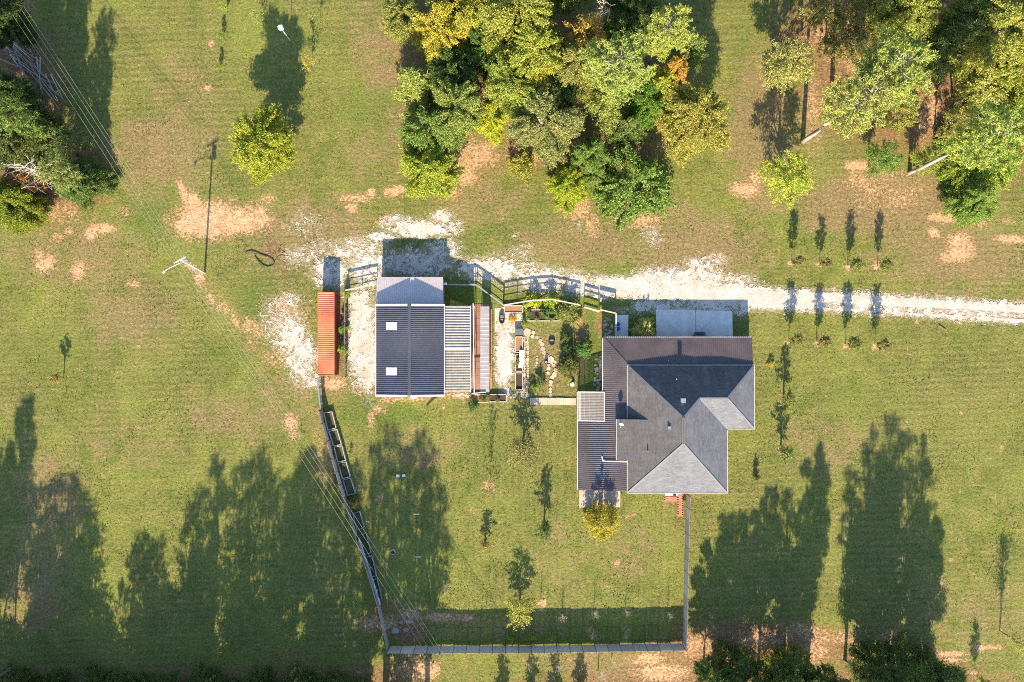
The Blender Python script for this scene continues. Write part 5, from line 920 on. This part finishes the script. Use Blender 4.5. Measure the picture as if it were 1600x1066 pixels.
# ------------------------------------------------------------------ parked cars, noses out from under the porch roof
def car(label, px, py, body, L=4.6, wd=1.85, hgt=1.5):
    p = W(px, py); t = thing('parked_car', label, 'car', (p.x, p.y, .06), 'cars under the north porch'); paint = metal_mat('car paint', body, tuple(c * 1.3 for c in body), .25, .6)
    st_ = [(-2.3, .62, .35, .72), (-2.2, .80, .28, .86), (-1.5, .90, .25, .92), (-.6, .92, .25, .96), (.6, .92, .25, .98), (1.6, .90, .25, .98), (2.15, .84, .28, .95), (2.3, .72, .38, .82)]
    b = MB(); n = 10
    for y_, hw, z0, z1 in st_:
        for j in range(n):
            a = 6.283 * (j + .5) / n; cx_, sz_ = math.cos(a), math.sin(a); b.v.append((math.copysign(abs(cx_) ** .45, cx_) * hw * wd / 1.85, y_ * L / 4.6, (z0 + z1) / 2 + math.copysign(abs(sz_) ** .55, sz_) * (z1 - z0) / 2))
    for k in range(len(st_) - 1):
        for j in range(n): b.f.append((k * n + j, k * n + (j + 1) % n, (k + 1) * n + (j + 1) % n, (k + 1) * n + j))
    b.f += [tuple(range(n - 1, -1, -1)), tuple(range((len(st_) - 1) * n, len(st_) * n))]; b.build('car_body', paint, t, local=True, smooth=True)
    g_ = MB(); lo = [(-.78, -.95), (.78, -.95), (.78, 1.75), (-.78, 1.75)]; hi = [(-.6, -.2), (.6, -.2), (.6, 1.15), (-.6, 1.15)]
    g_.v = [(x_, y_, .93) for x_, y_ in lo] + [(x_, y_, hgt - .04) for x_, y_ in hi]; g_.f = [(4, 5, 6, 7)] + [(i, (i + 1) % 4, 4 + (i + 1) % 4, 4 + i) for i in range(4)]; g_.build('window', M['glass'], t, local=True)
    MB().box((0, .48, hgt), (1.22, 1.4, .06)).build('roof', paint, t, local=True)
    for sx in (-1, 1):
        for y_ in (-1.4, 1.4):
            wl = MB().tube([(sx * .72, y_, .33), (sx * .92, y_, .33)], .33, 16).build('wheel', M['black'], t, local=True); MB().tube([(sx * .9, y_, .33), (sx * .93, y_, .33)], .2, 12).build('rim', M['galv'], wl, local=True)
        MB().box((sx * .6, 2.24 * L / 4.6, .68), (.3, .1, .12)).build('headlight', M['white_trim'], t, local=True); MB().box((sx * .62, -2.24 * L / 4.6, .75), (.25, .1, .12)).build('taillight', M['brick'], t, local=True)
        MB().box((sx * 1.0, -.75, 1.0), (.16, .1, .12)).build('mirror', paint, t, local=True)
    return t
car('dark blue car with its nose out past the north porch roof', 1091.5, 541.5, (.012, .022, .05))
car('dark car almost wholly under the north porch roof', 1048, 547.8, (.03, .035, .045), 4.5, 1.8)
# ------------------------------------------------------------------ utility pole and wires
PB = W(320, 426.5); PT = W(281, 405.5, 9.0)
po = thing('utility_pole', 'pale utility pole with cross arms and a lamp standing in the west lawn', 'utility pole', PB)
GW = surf('weathered pale pole wood', (.55, .53, .52), (.4, .38, .36), 4, .8, .6, .2)
MB().tube([PB, PB.lerp(PT, .5), PT], [.16, .14, .11], 8).build('pole', GW, po, smooth=True)
ax = Vector((math.cos(math.radians(28)), math.sin(math.radians(28)), 0))          # cross arm direction, square to the wires
MB().beam(PT - ax * 1.1 + Vector((0, 0, -.25)), PT + ax * .9 + Vector((0, 0, -.25)), .12, .12).build('cross_arm', GW, po)
q0 = PB.lerp(PT, .86); MB().tube([q0, q0 + Vector((-1.0, -.55, .35)), q0 + Vector((-2.2, -1.2, .45)), q0 + Vector((-2.55, -1.5, .42))], .045).build('lamp_arm', M['white_trim'], po)
MB().tube([q0 + Vector((-2.5, -1.45, .48)), q0 + Vector((-2.75, -1.62, .36))], [.1, .17], 10).build('lamp_head', M['white_trim'], po)
q1 = PB.lerp(PT, .9); MB().tube([q1 + Vector((.35, .25, -.5)), q1 + Vector((.35, .25, .35))], .24, 12).build('transformer', M['galv'], po)
for s in (-1.0, -.35, .35, .8): c = PT + ax * s + Vector((0, 0, -.18)); MB().tube([c, c + Vector((0, 0, .22))], [.06, .04], 6).build('insulator', M['white_trim'], po)
MB().box(q1 + Vector((-.3, -.25, -.2)), (.22, .22, .3)).build('fuse_box', M['galv'], po)
far_poles = []
for nm, x_, y_, lab in (('a', -165, -318, 'utility pole beyond the north-west corner of the picture'), ('b', 1045, 1550, 'utility pole beyond the south edge carrying the wires')):
    b_ = W(x_, y_); t_ = b_ + Vector((0, 0, 9.2)); f = thing('utility_pole', lab, 'utility pole', b_); MB().tube([b_, t_], [.16, .11], 8).build('pole', GW, f); MB().beam(t_ - ax * 1.1 + Vector((0, 0, -.25)), t_ + ax * 1.1 + Vector((0, 0, -.25)), .12, .12).build('cross_arm', GW, f)
    for s in (-1.0, -.35, .35, .8): c = t_ + ax * s + Vector((0, 0, -.18)); MB().tube([c, c + Vector((0, 0, .22))], [.06, .04], 6).build('insulator', M['white_trim'], f)
    far_poles.append(t_)
WM = surf('aluminium wire', (.42, .42, .30), (.33, .33, .24), 2, .6, .3, 0)
for k, (tp, nm) in enumerate(zip(far_poles, ('north-west', 'south-east'))):
    for i, s in enumerate((-1.0, -.35, .35, .8)):
        a, c = PT + ax * s + Vector((0, 0, .06)), tp + ax * s + Vector((0, 0, .06)); pts = []
        for j in range(15): f = j / 14; pts.append(a.lerp(c, f) - Vector((0, 0, 4 * f * (1 - f) * (1.6 + .25 * i))))
        o = MB().tube(pts, .015, 5).build('power_wire', WM, None, origin=a); tag(o, '%s thin power wire from the west running %s from the lawn pole' % (ORD[i], nm), 'wire', 'power wires')
# ------------------------------------------------------------------ small things on the lawns
p = W(453, 63); t = thing('birdhouse', 'white birdhouse on a tall slim pole in the shadow of the lone tree', 'birdhouse', p)
MB().tube([p, p + Vector((0, 0, 3.9))], .045, 8).build('pole', M['white_trim'], t); MB().box(p + Vector((0, 0, 4.15)), (.55, .5, .5), .4).build('nest_box', M['white_trim'], t)
b = MB()
for s in (-1, 1): b.box(p + Vector((math.cos(.4) * .17 * s, math.sin(.4) * .17 * s, 4.47)), (.45, .62, .03), .4, 0, .5 * s)
b.build('roof', M['white_trim'], t)
MB().tube([p + Vector((-.12, -.27, 4.15)), p + Vector((-.13, -.3, 4.15))], .05, 8).build('entrance_hole', M['black'], t)
o = MB().tube([W(384, 394, .06), W(392, 392, .08), W(400, 394, .08), (W(408, 398, .08)), W(418, 401, .08), W(426, 405, .08), W(429, 410, .08), W(426, 415, .08), W(418, 417, .08), (W(411, 414, .08)), W(404, 408, .08), W(399, 401, .06), W(398, 397, .05)], .055, 7).build('drain_hose', M['hose'], None, origin=W(410, 405)); tag(o, 'black corrugated hose looped on the grass near the burnt brush', 'hose')
o = MB().tube([W(693, 616, .1), W(682, 620, .1), W(674, 626, .08), W(667, 634, .05)], .1, 7).build('drain_pipe', M['black'], None, origin=W(680, 625)); tag(o, 'short black drain pipe curving out from the workshop south side', 'pipe')
b = MB(); rs2 = np.random.RandomState(4); t = thing('burnt_brush', 'small heap of charred sticks and red leaves above the black hose', 'brush heap', W(430, 400))
for i in range(26): a = W(430, 398) + Vector((rs2.normal() * .8, rs2.normal() * .6, .05)); MB().tube([a, a + Vector((rs2.normal() * .5, rs2.normal() * .4, abs(rs2.normal()) * .25))], .025, 4).build('stick', M['brown_wood'] if i % 2 else M['brick'], t)
t = thing('brush_pile', 'long heap of grey logs and limbs in the shade of the western belt', 'brush pile', W(60, 105))
for i in range(46):
    f = rs2.rand(); c = W(16 + 66 * f, 56 + 96 * f) + Vector((rs2.normal() * 1.5, rs2.normal() * .8, .25 + .5 * rs2.rand())); L = 2.0 + 4.5 * rs2.rand(); an = math.radians(-52) + rs2.normal() * .28; d = Vector((math.cos(an), math.sin(an), rs2.normal() * .06)) * L / 2
    MB().tube([c - d, c + d * .3 + Vector((rs2.normal() * .1, rs2.normal() * .1, .05)), c + d], [.05 + .1 * rs2.rand(), .06, .03], 5).build('log', PALE if i % 3 else DEAD, t)
for i, (x_, y_) in enumerate(((622, 743.5), (631, 743))):
    p = W(x_, y_); t = thing('valve_box', '%s of two pale box lids lying in the back yard shade' % ('west', 'east')[i], 'box', p, 'valve boxes'); MB().box(p + Vector((0, 0, .08)), (.45, .38, .16), .2 * i).build('box_side', M['concrete'], t); MB().box(p + Vector((0, 0, .18)), (.5, .43, .04), .2 * i).build('box_lid', M['concrete_white'], t)
for i, (x_, y_) in enumerate(((651, 803), (654, 869))):
    p = W(x_, y_); t = thing('game_goal', '%s of two small white backyard goals' % ('north', 'south')[i], 'goal', p, 'backyard goals')
    MB().beam(p + Vector((-.4, 0, .05)), p + Vector((.4, 0, .05)), .06, .06).build('base_bar', M['white_trim'], t); MB().beam(p + Vector((-.4, 0, .55)), p + Vector((.4, 0, .55)), .05, .05).build('top_bar', M['white_trim'], t)
    for s in (-1, 1): MB().beam(p + Vector((.4 * s, 0, .03)), p + Vector((.4 * s, 0, .58)), .05, .05).build('goal_post', M['white_trim'], t)
p = W(614, 863); t = thing('stump_hole', 'dark round stump with a pale rim in the shaded yard', 'stump', p); slab(p.x, p.y, .5, rs, 12, .9, .1).build('stump_bark', M['pine_wood'], t); slab(p.x, p.y, .34, rs, 12, .9, .14).build('stump_heart', M['soil'], t)
for i, (x_, y_, r_) in enumerate(((618, 985, .7), (634, 984, .5), (627, 972, .4), (640, 971, .5))):
    p = W(x_, y_); t = thing('rubble_stone', '%s pale rubble stone from the fence in the shaded south-west corner' % ORD[i], 'stone', p, 'corner rubble'); slab(p.x, p.y, r_, rs, 7, .7, .22).build('stone_body', M['stone_grey'], t); slab(p.x, p.y, r_ * .6, rs, 6, .7, .32).build('stone_top', M['stone_grey'], t)
sh = [(561, 838), (577, 885), (588, 920), (594, 940)]; t = thing('plastic_gutter', 'pale blue plastic trough held on stakes along the west fence', 'trough', W(578, 885))
for a, c in zip(sh[:-1], sh[1:]):
    MB().beam(W(*a) + Vector((.3, 0, 1.45)), W(*c) + Vector((.3, 0, 1.45)), .26, .14).build('trough_length', M['tarp'], t); MB().box(W(*a) + Vector((.3, 0, .7)), (.1, .1, 1.4)).build('trough_leg', M['wood'], t)
p = W(1472, 512); b = MB().tube([p + Vector((-.5, .35, .06)), p + Vector((.4, -.3, .06))], .1, 6); o = b.build('fallen_branch', BARK, None, origin=p); tag(o, 'short dark branch lying on the grass south of the drive', 'branch')
